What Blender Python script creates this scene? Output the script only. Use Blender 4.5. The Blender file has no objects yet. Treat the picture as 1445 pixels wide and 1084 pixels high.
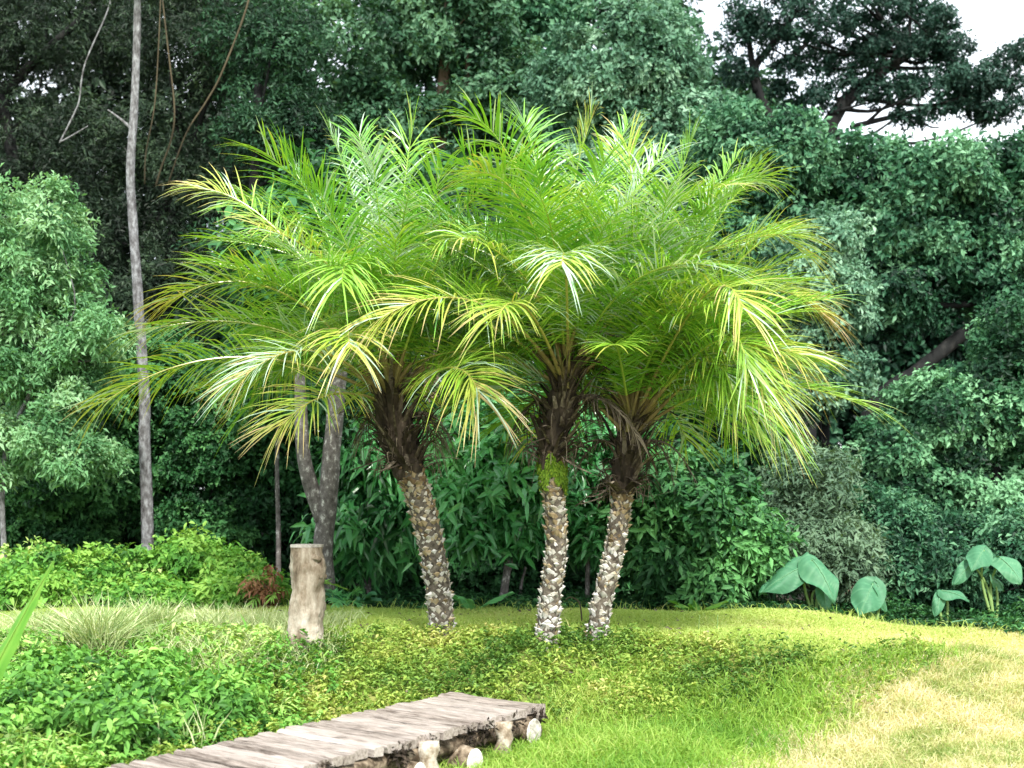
import bpy, math, random
import numpy as np
from mathutils import Vector, noise

R = math.radians
rng = np.random.default_rng(11)
scene = bpy.context.scene
col = scene.collection

# ------------------------------------------------------------------ camera
F, CX, CY, CAMZ = 1900.0, 722.5, 700.0, 1.6          # focal length in photo pixels, optical axis, eye height
cam_data = bpy.data.cameras.new('camera')
cam = bpy.data.objects.new('camera', cam_data)
col.objects.link(cam)
cam.location = (0, 0, CAMZ)
cam.rotation_euler = (R(90), 0, 0)
cam_data.sensor_width = 36.0
cam_data.lens = 36.0 * F / 1445.0
cam_data.shift_y = (CY - 542.0) / 1445.0
cam_data.clip_start = 0.1
cam_data.clip_end = 2000.0
cam_data.dof.use_dof = True
cam_data.dof.focus_distance = 9.2
cam_data.dof.aperture_fstop = 2.4
scene.camera = cam

# ------------------------------------------------------------------ light
SUN_EL, SUN_AZ = R(46), R(168)                        # azimuth clockwise from +Y: behind the camera, a little to its right
world = bpy.data.worlds.new('World')
scene.world = world
world.use_nodes = True
wn = world.node_tree.nodes
wl = world.node_tree.links
sky = wn.new('ShaderNodeTexSky')
sky.sky_type = 'NISHITA'
sky.sun_disc = False
sky.sun_elevation = SUN_EL
sky.sun_rotation = SUN_AZ
sky.dust_density = 3.0
sky.air_density = 1.0
bg = wn['Background']
bg.inputs['Strength'].default_value = 0.15
# thin white overcast spread over the blue
cl = wn.new('ShaderNodeTexNoise')
cl.inputs['Scale'].default_value = 2.2
cl.inputs['Detail'].default_value = 5
tc = wn.new('ShaderNodeTexCoord')
wl.new(tc.outputs['Generated'], cl.inputs['Vector'])
cr = wn.new('ShaderNodeValToRGB')
cr.color_ramp.elements[0].position = 0.25
cr.color_ramp.elements[0].color = (0.45, 0.45, 0.45, 1)
cr.color_ramp.elements[1].position = 0.7
cr.color_ramp.elements[1].color = (0.9, 0.9, 0.9, 1)
wl.new(cl.outputs['Fac'], cr.inputs['Fac'])
mx = wn.new('ShaderNodeMix')
mx.data_type = 'RGBA'
wl.new(cr.outputs['Color'], mx.inputs['Factor'])
wl.new(sky.outputs['Color'], mx.inputs['A'])
mx.inputs['B'].default_value = (7.0, 7.4, 7.6, 1)
wl.new(mx.outputs['Result'], bg.inputs['Color'])

sun_data = bpy.data.lights.new('sun', 'SUN')
sun_data.energy = 3.5
sun_data.angle = R(4.0)
sun_data.color = (1.0, 0.955, 0.87)
sun = bpy.data.objects.new('sun', sun_data)
col.objects.link(sun)
sd = Vector((math.sin(SUN_AZ) * math.cos(SUN_EL), math.cos(SUN_AZ) * math.cos(SUN_EL), math.sin(SUN_EL)))
sun.rotation_euler = sd.to_track_quat('Z', 'Y').to_euler()

scene.view_settings.view_transform = 'Standard'
scene.view_settings.look = 'None'
scene.view_settings.gamma = 1.0
scene.view_settings.exposure = 1.25
scene.cycles.max_bounces = 5
scene.cycles.diffuse_bounces = 3
scene.cycles.glossy_bounces = 2
scene.cycles.transmission_bounces = 4
scene.cycles.transparent_max_bounces = 8
scene.cycles.use_adaptive_sampling = True
scene.cycles.sample_clamp_indirect = 6.0


# ------------------------------------------------------------------ helpers
def P(px, py, Y):
    """A point of the place, from its pixel in the photograph and its distance."""
    return np.array([(px - CX) * Y / F, Y, CAMZ - (py - CY) * Y / F])


def sst(a, b, x):
    t = np.clip((np.asarray(x, float) - a) / (b - a), 0, 1)
    return t * t * (3 - 2 * t)


def ground_z(x, y):
    x = np.asarray(x, float)
    y = np.asarray(y, float)
    right = sst(1.7, 4.6, x)
    bank = 0.46 * sst(7.7, 9.5, y) + 0.03 * sst(9.2, 10.8, y)
    slope = 0.24 * sst(7.5, 11.5, y)
    z = 0.15 + bank * (1 - right) + slope * right
    z = z - 0.22 * sst(11.0, 13.5, y) * (1 - right)
    z = z + 0.10 * sst(-0.2, -1.2, x) * sst(9.0, 7.0, y)
    z = z + 0.018 * np.sin(x * 3.1 + y * 1.7) + 0.014 * np.sin(x * 1.3 - y * 4.1)
    return z


def norm(a):
    return a / np.maximum(np.linalg.norm(a, axis=-1, keepdims=True), 1e-9)


class MB:
    """Collects vertices, polygons and a per-vertex tint, and links them as one mesh object."""

    def __init__(self):
        self.v, self.t, self.f, self.n = [], [], [], 0

    def add(self, v, faces, tint=0.5, mi=0):
        v = np.asarray(v, float).reshape(-1, 3)
        t = np.broadcast_to(np.asarray(tint, float), (len(v),))
        for f in faces:
            f = np.asarray(f, int)
            if len(f):
                self.f.append((f + self.n, mi))
        self.v.append(v)
        self.t.append(t)
        self.n += len(v)

    def build(self, name, mats, parent=None, smooth=False, origin=None):
        v = np.concatenate(self.v)
        if origin is not None:
            v = v - np.asarray(origin)
        me = bpy.data.meshes.new(name)
        idx = np.concatenate([f.ravel() for f, _ in self.f])
        tot = np.concatenate([np.full(len(f), f.shape[1]) for f, _ in self.f])
        mi = np.concatenate([np.full(len(f), m) for f, m in self.f])
        me.vertices.add(len(v))
        me.vertices.foreach_set('co', v.ravel().astype(np.float32))
        me.loops.add(len(idx))
        me.loops.foreach_set('vertex_index', idx.astype(np.int32))
        me.polygons.add(len(tot))
        start = np.concatenate([[0], np.cumsum(tot)[:-1]])
        me.polygons.foreach_set('loop_start', start.astype(np.int32))
        me.polygons.foreach_set('loop_total', tot.astype(np.int32))
        me.polygons.foreach_set('material_index', mi.astype(np.int32))
        me.polygons.foreach_set('use_smooth', np.full(len(tot), smooth))
        a = me.attributes.new('tint', 'FLOAT', 'POINT')
        a.data.foreach_set('value', np.concatenate(self.t).astype(np.float32))
        for m in (mats if isinstance(mats, (list, tuple)) else [mats]):
            me.materials.append(m)
        me.update(calc_edges=True)
        me.validate()
        o = bpy.data.objects.new(name, me)
        col.objects.link(o)
        if parent is not None:
            o.parent = parent
        if origin is not None and parent is None:
            o.location = origin
        return o


def tag(o, label=None, cat=None, group=None, kind=None):
    for k, val in (('label', label), ('category', cat), ('group', group), ('kind', kind)):
        if val:
            o[k] = val
    return o


def empty(name, loc):
    o = bpy.data.objects.new(name, None)
    col.objects.link(o)
    o.location = tuple(float(q) for q in loc)
    o.empty_display_size = 0.1
    return o


def curve_pts(ctrl, n):
    """Catmull-Rom through control points, n samples."""
    c = np.asarray(ctrl, float)
    c = np.vstack([2 * c[0] - c[1], c, 2 * c[-1] - c[-2]])
    m = len(c) - 3
    s = np.linspace(0, m - 1e-6, n)
    i = s.astype(int)
    u = (s - i)[:, None]
    p0, p1, p2, p3 = c[i], c[i + 1], c[i + 2], c[i + 3]
    return 0.5 * (2 * p1 + (p2 - p0) * u + (2 * p0 - 5 * p1 + 4 * p2 - p3) * u ** 2 + (3 * p1 - p0 - 3 * p2 + p3) * u ** 3)


def tube(mb, pts, rad, sides=8, tint=0.5, mi=0, bump=0.0, bump_scale=8.0, cap=True):
    pts = np.asarray(pts, float)
    n = len(pts)
    rad = np.broadcast_to(np.asarray(rad, float), (n,))
    T = norm(np.gradient(pts, axis=0))
    ref = np.tile(np.array([0.0, 1.0, 0.0]), (n, 1))
    ref[np.abs(T[:, 1]) > 0.92] = (1, 0, 0)
    A = norm(np.cross(T, ref))
    B = np.cross(T, A)
    th = np.linspace(0, 2 * np.pi, sides, endpoint=False)
    d = A[:, None] * np.cos(th)[None, :, None] + B[:, None] * np.sin(th)[None, :, None]
    r = np.repeat(rad[:, None], sides, 1)
    if bump:
        q = pts[:, None] + d * rad[:, None, None]
        nz = np.array([noise.noise(Vector(p * bump_scale)) for p in q.reshape(-1, 3)]).reshape(n, sides)
        r = r * (1 + bump * nz)
    v = pts[:, None] + d * r[:, :, None]
    i = np.arange(n - 1)[:, None] * sides
    j = np.arange(sides)[None]
    k = (j + 1) % sides
    q = np.stack([i + j, i + k, i + sides + k, i + sides + j], -1).reshape(-1, 4)
    faces = [q]
    if cap:
        faces.append(np.arange(sides)[None, ::-1])
        faces.append((np.arange(sides) + (n - 1) * sides)[None])
    mb.add(v.reshape(-1, 3), faces, tint, mi)


def leaves(mb, p, d, up, L, W, tint, shape='lance', droop=0.25, mi=0):
    """Leaf blades: p base, d pointing, up the blade's upper side, all arrays."""
    N = len(p)
    L = np.broadcast_to(L, (N,))[:, None]
    W = np.broadcast_to(W, (N,))[:, None]
    d = norm(d)
    s = norm(np.cross(d, up))
    nrm = np.cross(s, d)
    g = np.array([0, 0, -1.0])
    tint = np.broadcast_to(tint, (N,))
    if shape == 'diamond':
        m = p + d * L * 0.45 + nrm * W * 0.18
        v = np.stack([p, m + s * W * 0.5, p + d * L + g * L * droop, m - s * W * 0.5], 1)
        b = np.arange(N)[:, None] * 4
        mb.add(v.reshape(-1, 3), [np.concatenate([b + [0, 1, 2], b + [0, 2, 3]])], np.repeat(tint, 4), mi)
    else:
        m1 = p + d * L * 0.3 + nrm * W * 0.12
        m2 = p + d * L * 0.66 + g * L * droop * 0.45 + nrm * W * 0.1
        v = np.stack([p, m1 + s * W * 0.46, m2 + s * W * 0.38, p + d * L + g * L * droop,
                      m2 - s * W * 0.38, m1 - s * W * 0.46,
                      p + d * L * 0.3, p + d * L * 0.66 + g * L * droop * 0.45], 1)
        b = np.arange(N)[:, None] * 8
        mb.add(v.reshape(-1, 3),
               [np.concatenate([b + [0, 1, 6], b + [0, 6, 5], b + [2, 3, 7], b + [7, 3, 4]]),
                np.concatenate([b + [6, 1, 2, 7], b + [5, 6, 7, 4]])], np.repeat(tint, 8), mi)


def blades(mb, p, d, L, W, bend, tint, mi=0):
    """Grass blades: ribbon of two segments that arches over."""
    N = len(p)
    L = np.broadcast_to(L, (N,))[:, None]
    W = np.broadcast_to(W, (N,))[:, None]
    bend = np.broadcast_to(bend, (N,))[:, None]
    d = norm(d)
    a = rng.uniform(0, 2 * np.pi, N)
    h = np.stack([np.cos(a), np.sin(a), np.zeros(N)], 1)
    s = norm(np.cross(d, h))
    side = norm(d * [1, 1, 0] + 1e-6 * h)
    m = p + d * L * 0.55 + side * L * bend * 0.2
    tip = p + d * L * (1 - bend * 0.25) + side * L * bend * 0.8 - np.array([0, 0, 1.0]) * L * bend * 0.3
    v = np.stack([p - s * W * 0.5, p + s * W * 0.5, m + s * W * 0.4, m - s * W * 0.4, tip], 1)
    b = np.arange(N)[:, None] * 5
    mb.add(v.reshape(-1, 3), [b + [0, 1, 2, 3], b + [3, 2, 4]], np.repeat(np.broadcast_to(tint, (N,)), 5), mi)


# ------------------------------------------------------------------ materials
def nodes_of(m):
    m.use_nodes = True
    nt = m.node_tree
    return nt, nt.nodes, nt.links, nt.nodes['Principled BSDF']


def ramp(nt, stops):
    r = nt.nodes.new('ShaderNodeValToRGB')
    e = r.color_ramp.elements
    while len(e) < len(stops):
        e.new(0.5)
    for q, (pos, c) in zip(e, stops):
        q.position = pos
        q.color = (*c, 1)
    return r


def leaf_mat(name, stops, rough=0.55, transl=0.3, spec=0.25, tcol=(1.35, 1.2, 0.5)):
    m = bpy.data.materials.new(name)
    nt, n, l, b = nodes_of(m)
    at = n.new('ShaderNodeAttribute')
    at.attribute_name = 'tint'
    r = ramp(nt, stops)
    l.new(at.outputs['Fac'], r.inputs['Fac'])
    l.new(r.outputs['Color'], b.inputs['Base Color'])
    b.inputs['Roughness'].default_value = rough
    b.inputs['Specular IOR Level'].default_value = spec
    tr = n.new('ShaderNodeBsdfTranslucent')
    mul = n.new('ShaderNodeMix')
    mul.data_type = 'RGBA'
    mul.blend_type = 'MULTIPLY'
    mul.inputs['Factor'].default_value = 1
    l.new(r.outputs['Color'], mul.inputs['A'])
    mul.inputs['B'].default_value = (*tcol, 1)
    l.new(mul.outputs['Result'], tr.inputs['Color'])
    ms = n.new('ShaderNodeMixShader')
    ms.inputs['Fac'].default_value = transl
    l.new(b.outputs['BSDF'], ms.inputs[1])
    l.new(tr.outputs['BSDF'], ms.inputs[2])
    l.new(ms.outputs['Shader'], n['Material Output'].inputs['Surface'])
    return m


def bark_mat(name, stops, scale=14.0, stretch=(1, 1, 0.25), rough=0.9, bump=0.6, tint_amt=0.35):
    m = bpy.data.materials.new(name)
    nt, n, l, b = nodes_of(m)
    t = n.new('ShaderNodeTexCoord')
    mp = n.new('ShaderNodeMapping')
    mp.inputs['Scale'].default_value = stretch
    l.new(t.outputs['Object'], mp.inputs['Vector'])
    nz = n.new('ShaderNodeTexNoise')
    nz.inputs['Scale'].default_value = scale
    nz.inputs['Detail'].default_value = 6
    nz.inputs['Roughness'].default_value = 0.65
    l.new(mp.outputs['Vector'], nz.inputs['Vector'])
    at = n.new('ShaderNodeAttribute')
    at.attribute_name = 'tint'
    ad = n.new('ShaderNodeMath')
    ad.operation = 'MULTIPLY_ADD'
    l.new(at.outputs['Fac'], ad.inputs[0])
    ad.inputs[1].default_value = tint_amt
    su = n.new('ShaderNodeMath')
    su.operation = 'SUBTRACT'
    l.new(nz.outputs['Fac'], su.inputs[0])
    su.inputs[1].default_value = tint_amt * 0.5
    l.new(su.outputs[0], ad.inputs[2])
    r = ramp(nt, stops)
    l.new(ad.outputs[0], r.inputs['Fac'])
    l.new(r.outputs['Color'], b.inputs['Base Color'])
    b.inputs['Roughness'].default_value = rough
    b.inputs['Specular IOR Level'].default_value = 0.2
    bp = n.new('ShaderNodeBump')
    bp.inputs['Strength'].default_value = bump
    bp.inputs['Distance'].default_value = 0.02
    l.new(nz.outputs['Fac'], bp.inputs['Height'])
    l.new(bp.outputs['Normal'], b.inputs['Normal'])
    return m


M = {}
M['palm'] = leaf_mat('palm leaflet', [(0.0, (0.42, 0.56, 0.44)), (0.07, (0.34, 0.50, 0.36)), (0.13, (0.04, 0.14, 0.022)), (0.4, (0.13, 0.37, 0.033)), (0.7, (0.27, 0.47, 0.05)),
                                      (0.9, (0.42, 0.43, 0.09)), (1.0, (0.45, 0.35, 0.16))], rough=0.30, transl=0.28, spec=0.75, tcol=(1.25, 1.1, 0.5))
M['petiole'] = bark_mat('palm petiole', [(0.2, (0.09, 0.06, 0.03)), (0.5, (0.20, 0.16, 0.06)), (0.8, (0.32, 0.30, 0.10))], rough=0.6)
M['deadfrond'] = leaf_mat('dead frond', [(0, (0.035, 0.027, 0.019)), (0.5, (0.095, 0.077, 0.057)), (1, (0.24, 0.205, 0.16))], rough=0.8, transl=0.15, tcol=(1, 0.9, 0.7))
M['palmcore'] = bark_mat('palm trunk', [(0.3, (0.025, 0.02, 0.015)), (0.55, (0.11, 0.095, 0.075)), (0.78, (0.26, 0.24, 0.21))], scale=25, stretch=(1, 1, 1))
M['peg'] = bark_mat('palm leaf scars', [(0.15, (0.13, 0.09, 0.05)), (0.42, (0.28, 0.22, 0.13)), (0.58, (0.34, 0.32, 0.27)), (0.8, (0.48, 0.47, 0.45))],
                    scale=9, stretch=(1, 1, 1), tint_amt=0.6)
M['fibre'] = bark_mat('palm fibre', [(0.3, (0.016, 0.012, 0.009)), (0.6, (0.055, 0.042, 0.03)), (0.85, (0.20, 0.17, 0.13))], scale=30)
M['moss'] = leaf_mat('moss', [(0, (0.05, 0.11, 0.012)), (0.5, (0.14, 0.26, 0.02)), (1, (0.26, 0.37, 0.04))], rough=0.8, transl=0.2)
M['barkpale'] = bark_mat('pale bark', [(0.3, (0.035, 0.032, 0.032)), (0.48, (0.12, 0.12, 0.125)), (0.7, (0.30, 0.315, 0.33))], scale=22, stretch=(1, 1, 0.5), bump=0.9)
M['barkgrey'] = bark_mat('speckled bark', [(0.3, (0.045, 0.04, 0.038)), (0.55, (0.13, 0.12, 0.115)), (0.72, (0.5, 0.5, 0.48))], scale=26, stretch=(1, 1, 0.7))
M['barkdark'] = bark_mat('dark bark', [(0.3, (0.004, 0.005, 0.006)), (0.6, (0.013, 0.014, 0.014)), (0.85, (0.06, 0.06, 0.055))], scale=9)
M['barkbrown'] = bark_mat('brown bark', [(0.25, (0.06, 0.04, 0.03)), (0.6, (0.18, 0.13, 0.10)), (0.9, (0.32, 0.27, 0.22))], scale=9)
M['vine'] = bark_mat('vine bark', [(0.25, (0.03, 0.025, 0.015)), (0.6, (0.08, 0.066, 0.04)), (0.9, (0.17, 0.15, 0.10))], scale=9)
M['oldwood'] = bark_mat('weathered post wood', [(0.22, (0.05, 0.032, 0.02)), (0.40, (0.18, 0.145, 0.105)), (0.6, (0.33, 0.295, 0.24)), (0.82, (0.46, 0.44, 0.40))],
                        scale=15, stretch=(1, 1, 0.4), bump=1.0, tint_amt=0.3)
M['cutwood'] = bark_mat('cut wood', [(0.3, (0.18, 0.16, 0.14)), (0.6, (0.36, 0.34, 0.31)), (0.9, (0.5, 0.48, 0.45))], scale=18, stretch=(1, 1, 1))
M['plank'] = bark_mat('grey planks', [(0.28, (0.09, 0.072, 0.06)), (0.48, (0.25, 0.215, 0.19)), (0.78, (0.40, 0.36, 0.335))], scale=16, stretch=(0.35, 5.0, 4.0),
                      bump=0.5, tint_amt=0.5)
M['log'] = bark_mat('support logs', [(0.3, (0.05, 0.035, 0.022)), (0.5, (0.22, 0.175, 0.125)), (0.75, (0.52, 0.49, 0.43))], scale=18, stretch=(1, 1, 1), tint_amt=0.6)
M['logend'] = bark_mat('sawn log end', [(0.3, (0.14, 0.12, 0.09)), (0.5, (0.42, 0.40, 0.35)), (0.72, (0.66, 0.65, 0.61))], scale=30, stretch=(1, 1, 1))

L3 = lambda d, m_, h, **k: dict(stops=[(0.0, d), (0.5, m_), (1.0, h)], **k)
M['teal'] = leaf_mat('teal foliage', **L3((0.004, 0.022, 0.013), (0.034, 0.125, 0.062), (0.17, 0.36, 0.20), transl=0.25, tcol=(1.1, 1.2, 0.8)))
M['tealgreen'] = leaf_mat('green teal foliage', **L3((0.004, 0.024, 0.012), (0.04, 0.14, 0.062), (0.18, 0.38, 0.20), transl=0.25, tcol=(1.1, 1.2, 0.8)))
M['teallight'] = leaf_mat('pale teal foliage', **L3((0.014, 0.055, 0.032), (0.10, 0.225, 0.14), (0.28, 0.45, 0.31), transl=0.25, tcol=(1.1, 1.2, 0.8)))
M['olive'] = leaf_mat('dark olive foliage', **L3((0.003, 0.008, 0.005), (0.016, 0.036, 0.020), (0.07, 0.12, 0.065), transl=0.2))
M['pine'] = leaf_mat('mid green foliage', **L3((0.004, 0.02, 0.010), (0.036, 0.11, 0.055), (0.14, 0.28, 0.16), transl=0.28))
M['backlit'] = leaf_mat('dark canopy foliage', **L3((0.006, 0.022, 0.016), (0.02, 0.062, 0.045), (0.06, 0.14, 0.10), transl=0.25, tcol=(1.0, 1.1, 0.8)))  # leaf colour darkened to stand for backlighting against the sky
M['silver'] = leaf_mat('silvery green foliage', **L3((0.055, 0.16, 0.065), (0.14, 0.32, 0.14), (0.28, 0.47, 0.26), transl=0.3))
M['greypale'] = leaf_mat('grey green foliage', **L3((0.05, 0.10, 0.06), (0.11, 0.19, 0.115), (0.18, 0.28, 0.18), transl=0.25))
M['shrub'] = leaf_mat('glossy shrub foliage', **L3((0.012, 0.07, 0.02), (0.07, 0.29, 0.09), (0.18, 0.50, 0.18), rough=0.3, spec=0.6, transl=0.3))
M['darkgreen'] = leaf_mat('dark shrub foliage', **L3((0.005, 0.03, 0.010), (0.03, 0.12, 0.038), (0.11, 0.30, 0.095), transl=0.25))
M['bright'] = leaf_mat('bright shrub foliage', **L3((0.04, 0.15, 0.022), (0.12, 0.31, 0.045), (0.26, 0.46, 0.09), transl=0.35))
M['weed'] = leaf_mat('weed foliage', stops=[(0, (0.03, 0.11, 0.02)), (0.5, (0.13, 0.33, 0.055)), (0.8, (0.25, 0.46, 0.10)), (1, (0.40, 0.55, 0.18))], transl=0.3)
M['cover'] = leaf_mat('ground cover', stops=[(0, (0.05, 0.13, 0.022)), (0.4, (0.18, 0.31, 0.055)), (0.75, (0.33, 0.43, 0.09)), (1, (0.46, 0.47, 0.17))], transl=0.3)
M['lawn'] = leaf_mat('lawn blades', stops=[(0, (0.21, 0.35, 0.07)), (0.45, (0.39, 0.52, 0.13)), (0.75, (0.53, 0.55, 0.23)), (1, (0.62, 0.54, 0.36))], transl=0.35, rough=0.6)
M['lush'] = leaf_mat('lush grass blades', stops=[(0, (0.09, 0.23, 0.028)), (0.5, (0.23, 0.40, 0.06)), (1, (0.48, 0.56, 0.18))], transl=0.4, rough=0.5)
M['dry'] = leaf_mat('dry grass blades', stops=[(0, (0.17, 0.27, 0.06)), (0.35, (0.42, 0.46, 0.19)), (0.7, (0.58, 0.54, 0.33)), (1, (0.70, 0.65, 0.48))], transl=0.35, rough=0.65)
M['tuft'] = leaf_mat('pale tuft grass', stops=[(0, (0.16, 0.26, 0.09)), (0.5, (0.37, 0.47, 0.22)), (1, (0.64, 0.68, 0.44))], transl=0.3, rough=0.5)
M['taro'] = leaf_mat('elephant ear leaf', **L3((0.03, 0.12, 0.06), (0.058, 0.19, 0.098), (0.13, 0.30, 0.165), rough=0.55, transl=0.25))
M['stemgreen'] = leaf_mat('green stem', **L3((0.08, 0.16, 0.05), (0.16, 0.26, 0.08), (0.3, 0.38, 0.16), transl=0.05))
M['brownleaf'] = leaf_mat('withered leaves', **L3((0.10, 0.04, 0.02), (0.22, 0.10, 0.05), (0.36, 0.2, 0.1), transl=0.2))
M['whiteleaf'] = leaf_mat('pale fallen leaf', **L3((0.5, 0.55, 0.4), (0.6, 0.64, 0.5), (0.7, 0.72, 0.6), transl=0.2))


def ground_mat():
    m = bpy.data.materials.new('soil and turf')
    nt, n, l, b = nodes_of(m)
    at = n.new('ShaderNodeAttribute')
    at.attribute_name = 'tint'
    t = n.new('ShaderNodeTexCoord')
    nz = n.new('ShaderNodeTexNoise')
    nz.inputs['Scale'].default_value = 5
    nz.inputs['Detail'].default_value = 8
    l.new(t.outputs['Object'], nz.inputs['Vector'])
    g = ramp(nt, [(0.3, (0.08, 0.11, 0.02)), (0.55, (0.17, 0.20, 0.04)), (0.75, (0.28, 0.26, 0.10))])
    d = ramp(nt, [(0.3, (0.27, 0.22, 0.12)), (0.7, (0.58, 0.51, 0.38))])
    l.new(nz.outputs['Fac'], g.inputs['Fac'])
    l.new(nz.outputs['Fac'], d.inputs['Fac'])
    mix = n.new('ShaderNodeMix')
    mix.data_type = 'RGBA'
    l.new(at.outputs['Fac'], mix.inputs['Factor'])
    l.new(g.outputs['Color'], mix.inputs['A'])
    l.new(d.outputs['Color'], mix.inputs['B'])
    shaded_litter = ramp(nt, [(0.3, (0.012, 0.012, 0.007)), (0.55, (0.035, 0.03, 0.016)), (0.8, (0.07, 0.055, 0.03))])  # leaf litter, with the deep shade under the wood painted in
    l.new(nz.outputs['Fac'], shaded_litter.inputs['Fac'])
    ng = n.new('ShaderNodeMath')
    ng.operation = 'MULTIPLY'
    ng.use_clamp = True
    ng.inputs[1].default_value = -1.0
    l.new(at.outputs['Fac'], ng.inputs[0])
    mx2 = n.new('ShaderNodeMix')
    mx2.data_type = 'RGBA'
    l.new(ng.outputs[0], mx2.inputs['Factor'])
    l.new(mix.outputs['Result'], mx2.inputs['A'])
    l.new(shaded_litter.outputs['Color'], mx2.inputs['B'])
    l.new(mx2.outputs['Result'], b.inputs['Base Color'])
    b.inputs['Roughness'].default_value = 0.95
    bp = n.new('ShaderNodeBump')
    bp.inputs['Distance'].default_value = 0.03
    l.new(nz.outputs['Fac'], bp.inputs['Height'])
    l.new(bp.outputs['Normal'], b.inputs['Normal'])
    return m


# ------------------------------------------------------------------ ground
def dryness(x, y):
    """0 lush ... 1 bare dry; a property of the turf itself, laid out on the plan."""
    edge = np.interp(y, [6.0, 7.35, 8.6, 9.4, 10.3], [0.6, 1.25, 2.05, 2.95, 3.7])
    low = sst(-0.2, 0.6, x - edge) * sst(10.2, 9.4, y)
    path = sst(2.4, 3.3, x) * np.exp(-((y - 10.2 - 0.1 * (x - 3)) / 0.42) ** 2)
    far = sst(2.9, 4.6, x) * sst(10.2, 11.0, y) * 0.6
    return np.clip(low * 0.75 + path * 1.0 + far, 0, 1)


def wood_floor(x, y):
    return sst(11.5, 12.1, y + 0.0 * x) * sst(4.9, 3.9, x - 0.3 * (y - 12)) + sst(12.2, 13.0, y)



xs = np.concatenate([[-900, -300, -100, -40, -20], np.arange(-12, 12.01, 0.1), [20, 40, 100, 300, 900]])
ys = np.concatenate([[-900, -300, -60, -10, 0, 3], np.arange(4.5, 16.01, 0.1), [18, 22, 30, 45, 80, 200, 500, 1500]])
gx, gy = np.meshgrid(xs, ys)
gz = ground_z(gx, gy)
nx, ny = len(xs), len(ys)
ii = (np.arange(ny - 1)[:, None] * nx + np.arange(nx - 1)[None])
mb = MB()
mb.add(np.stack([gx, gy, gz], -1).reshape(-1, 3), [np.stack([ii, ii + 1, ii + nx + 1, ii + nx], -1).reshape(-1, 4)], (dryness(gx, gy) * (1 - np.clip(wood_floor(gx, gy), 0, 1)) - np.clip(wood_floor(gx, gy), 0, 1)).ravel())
tag(mb.build('ground', ground_mat(), smooth=True), kind='structure')


# ------------------------------------------------------------------ trees and shrubs
def place_foliage(mb, ells, clumps, clump_r, tips, k, L, W, tint=(0.2, 0.8), shell=0.5, shape='lance',
                  droop=0.25, spread=0.35, seed=0, flat=0.75, cull=None):
    """Twig tips in clumps through the crown's volume, each tip a rosette of k leaves. Returns the clump centres."""
    r = np.random.default_rng(seed)
    ells = [(np.asarray(c, float), np.asarray(q, float)) for c, q in ells]
    wts = np.array([q[0] * q[2] + q[0] * q[1] for _, q in ells])
    pick = r.choice(len(ells), clumps, p=wts / wts.sum())
    C = np.array([ells[i][0] for i in pick])
    Q = np.array([ells[i][1] for i in pick])
    d = norm(r.normal(size=(clumps, 3)))
    rad = r.uniform(shell ** 3, 1, clumps) ** (1 / 3)
    cc = C + d * Q * rad[:, None]
    cr_ = clump_r * r.uniform(0.4, 1.6, clumps)
    ct = r.uniform(tint[0], tint[1], clumps)
    # tips
    ti = np.repeat(np.arange(clumps), tips)
    td = norm(r.normal(size=(len(ti), 3)) + norm(d[ti]) * 0.35 + [0, 0, 0.45])
    tr = cr_[ti] * r.uniform(0.35, 1, len(ti)) ** 0.6
    tp = cc[ti] + td * tr[:, None] * [1, 1, flat]
    out = norm(td + 0.5 * d[ti] + [0, 0, 0.5])
    tt = ct[ti] + r.normal(0, 0.10, len(ti))
    # rosettes
    N = len(tp) * k
    ri = np.repeat(np.arange(len(tp)), k)
    ax = out[ri]
    a = norm(np.cross(ax, [0.3, 0.9, 0.1]))
    b = np.cross(ax, a)
    th = np.tile(np.arange(k) * 2 * np.pi / k, len(tp)) + r.uniform(0, 6.28, len(tp))[ri] + r.normal(0, 0.6, N)
    el = r.normal(spread, 0.5, N)
    ld = (a * np.cos(th)[:, None] + b * np.sin(th)[:, None]) * np.cos(el)[:, None] + ax * np.sin(el)[:, None]
    up = norm(ax + r.normal(0, 0.4, (N, 3)))
    base = tp[ri] + ax * r.uniform(-0.7, 0.5, N)[:, None] * L + r.normal(0, 0.35, (N, 3)) * L
    ll = L * r.uniform(0.5, 1.25, N)
    leaves(mb, base, ld, up, ll, W / L * ll, np.clip(tt[ri] + r.normal(0, 0.09, N), 0, 1), shape, droop)
    return cc


def px_ells(lst, Y):
    """(px, py, rx, ry[, dY]) photo measures into world ellipsoids at distance Y."""
    out = []
    for e in lst:
        yy = Y + (e[4] if len(e) > 4 else 0)
        rx, rz = e[2] * yy / F, e[3] * yy / F
        ry = (e[5] if len(e) > 5 else max(0.5, 0.75 * min(rx, 1.8)))
        out.append((P(e[0], e[1], yy), np.array([rx, ry, rz])))
    return out


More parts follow.
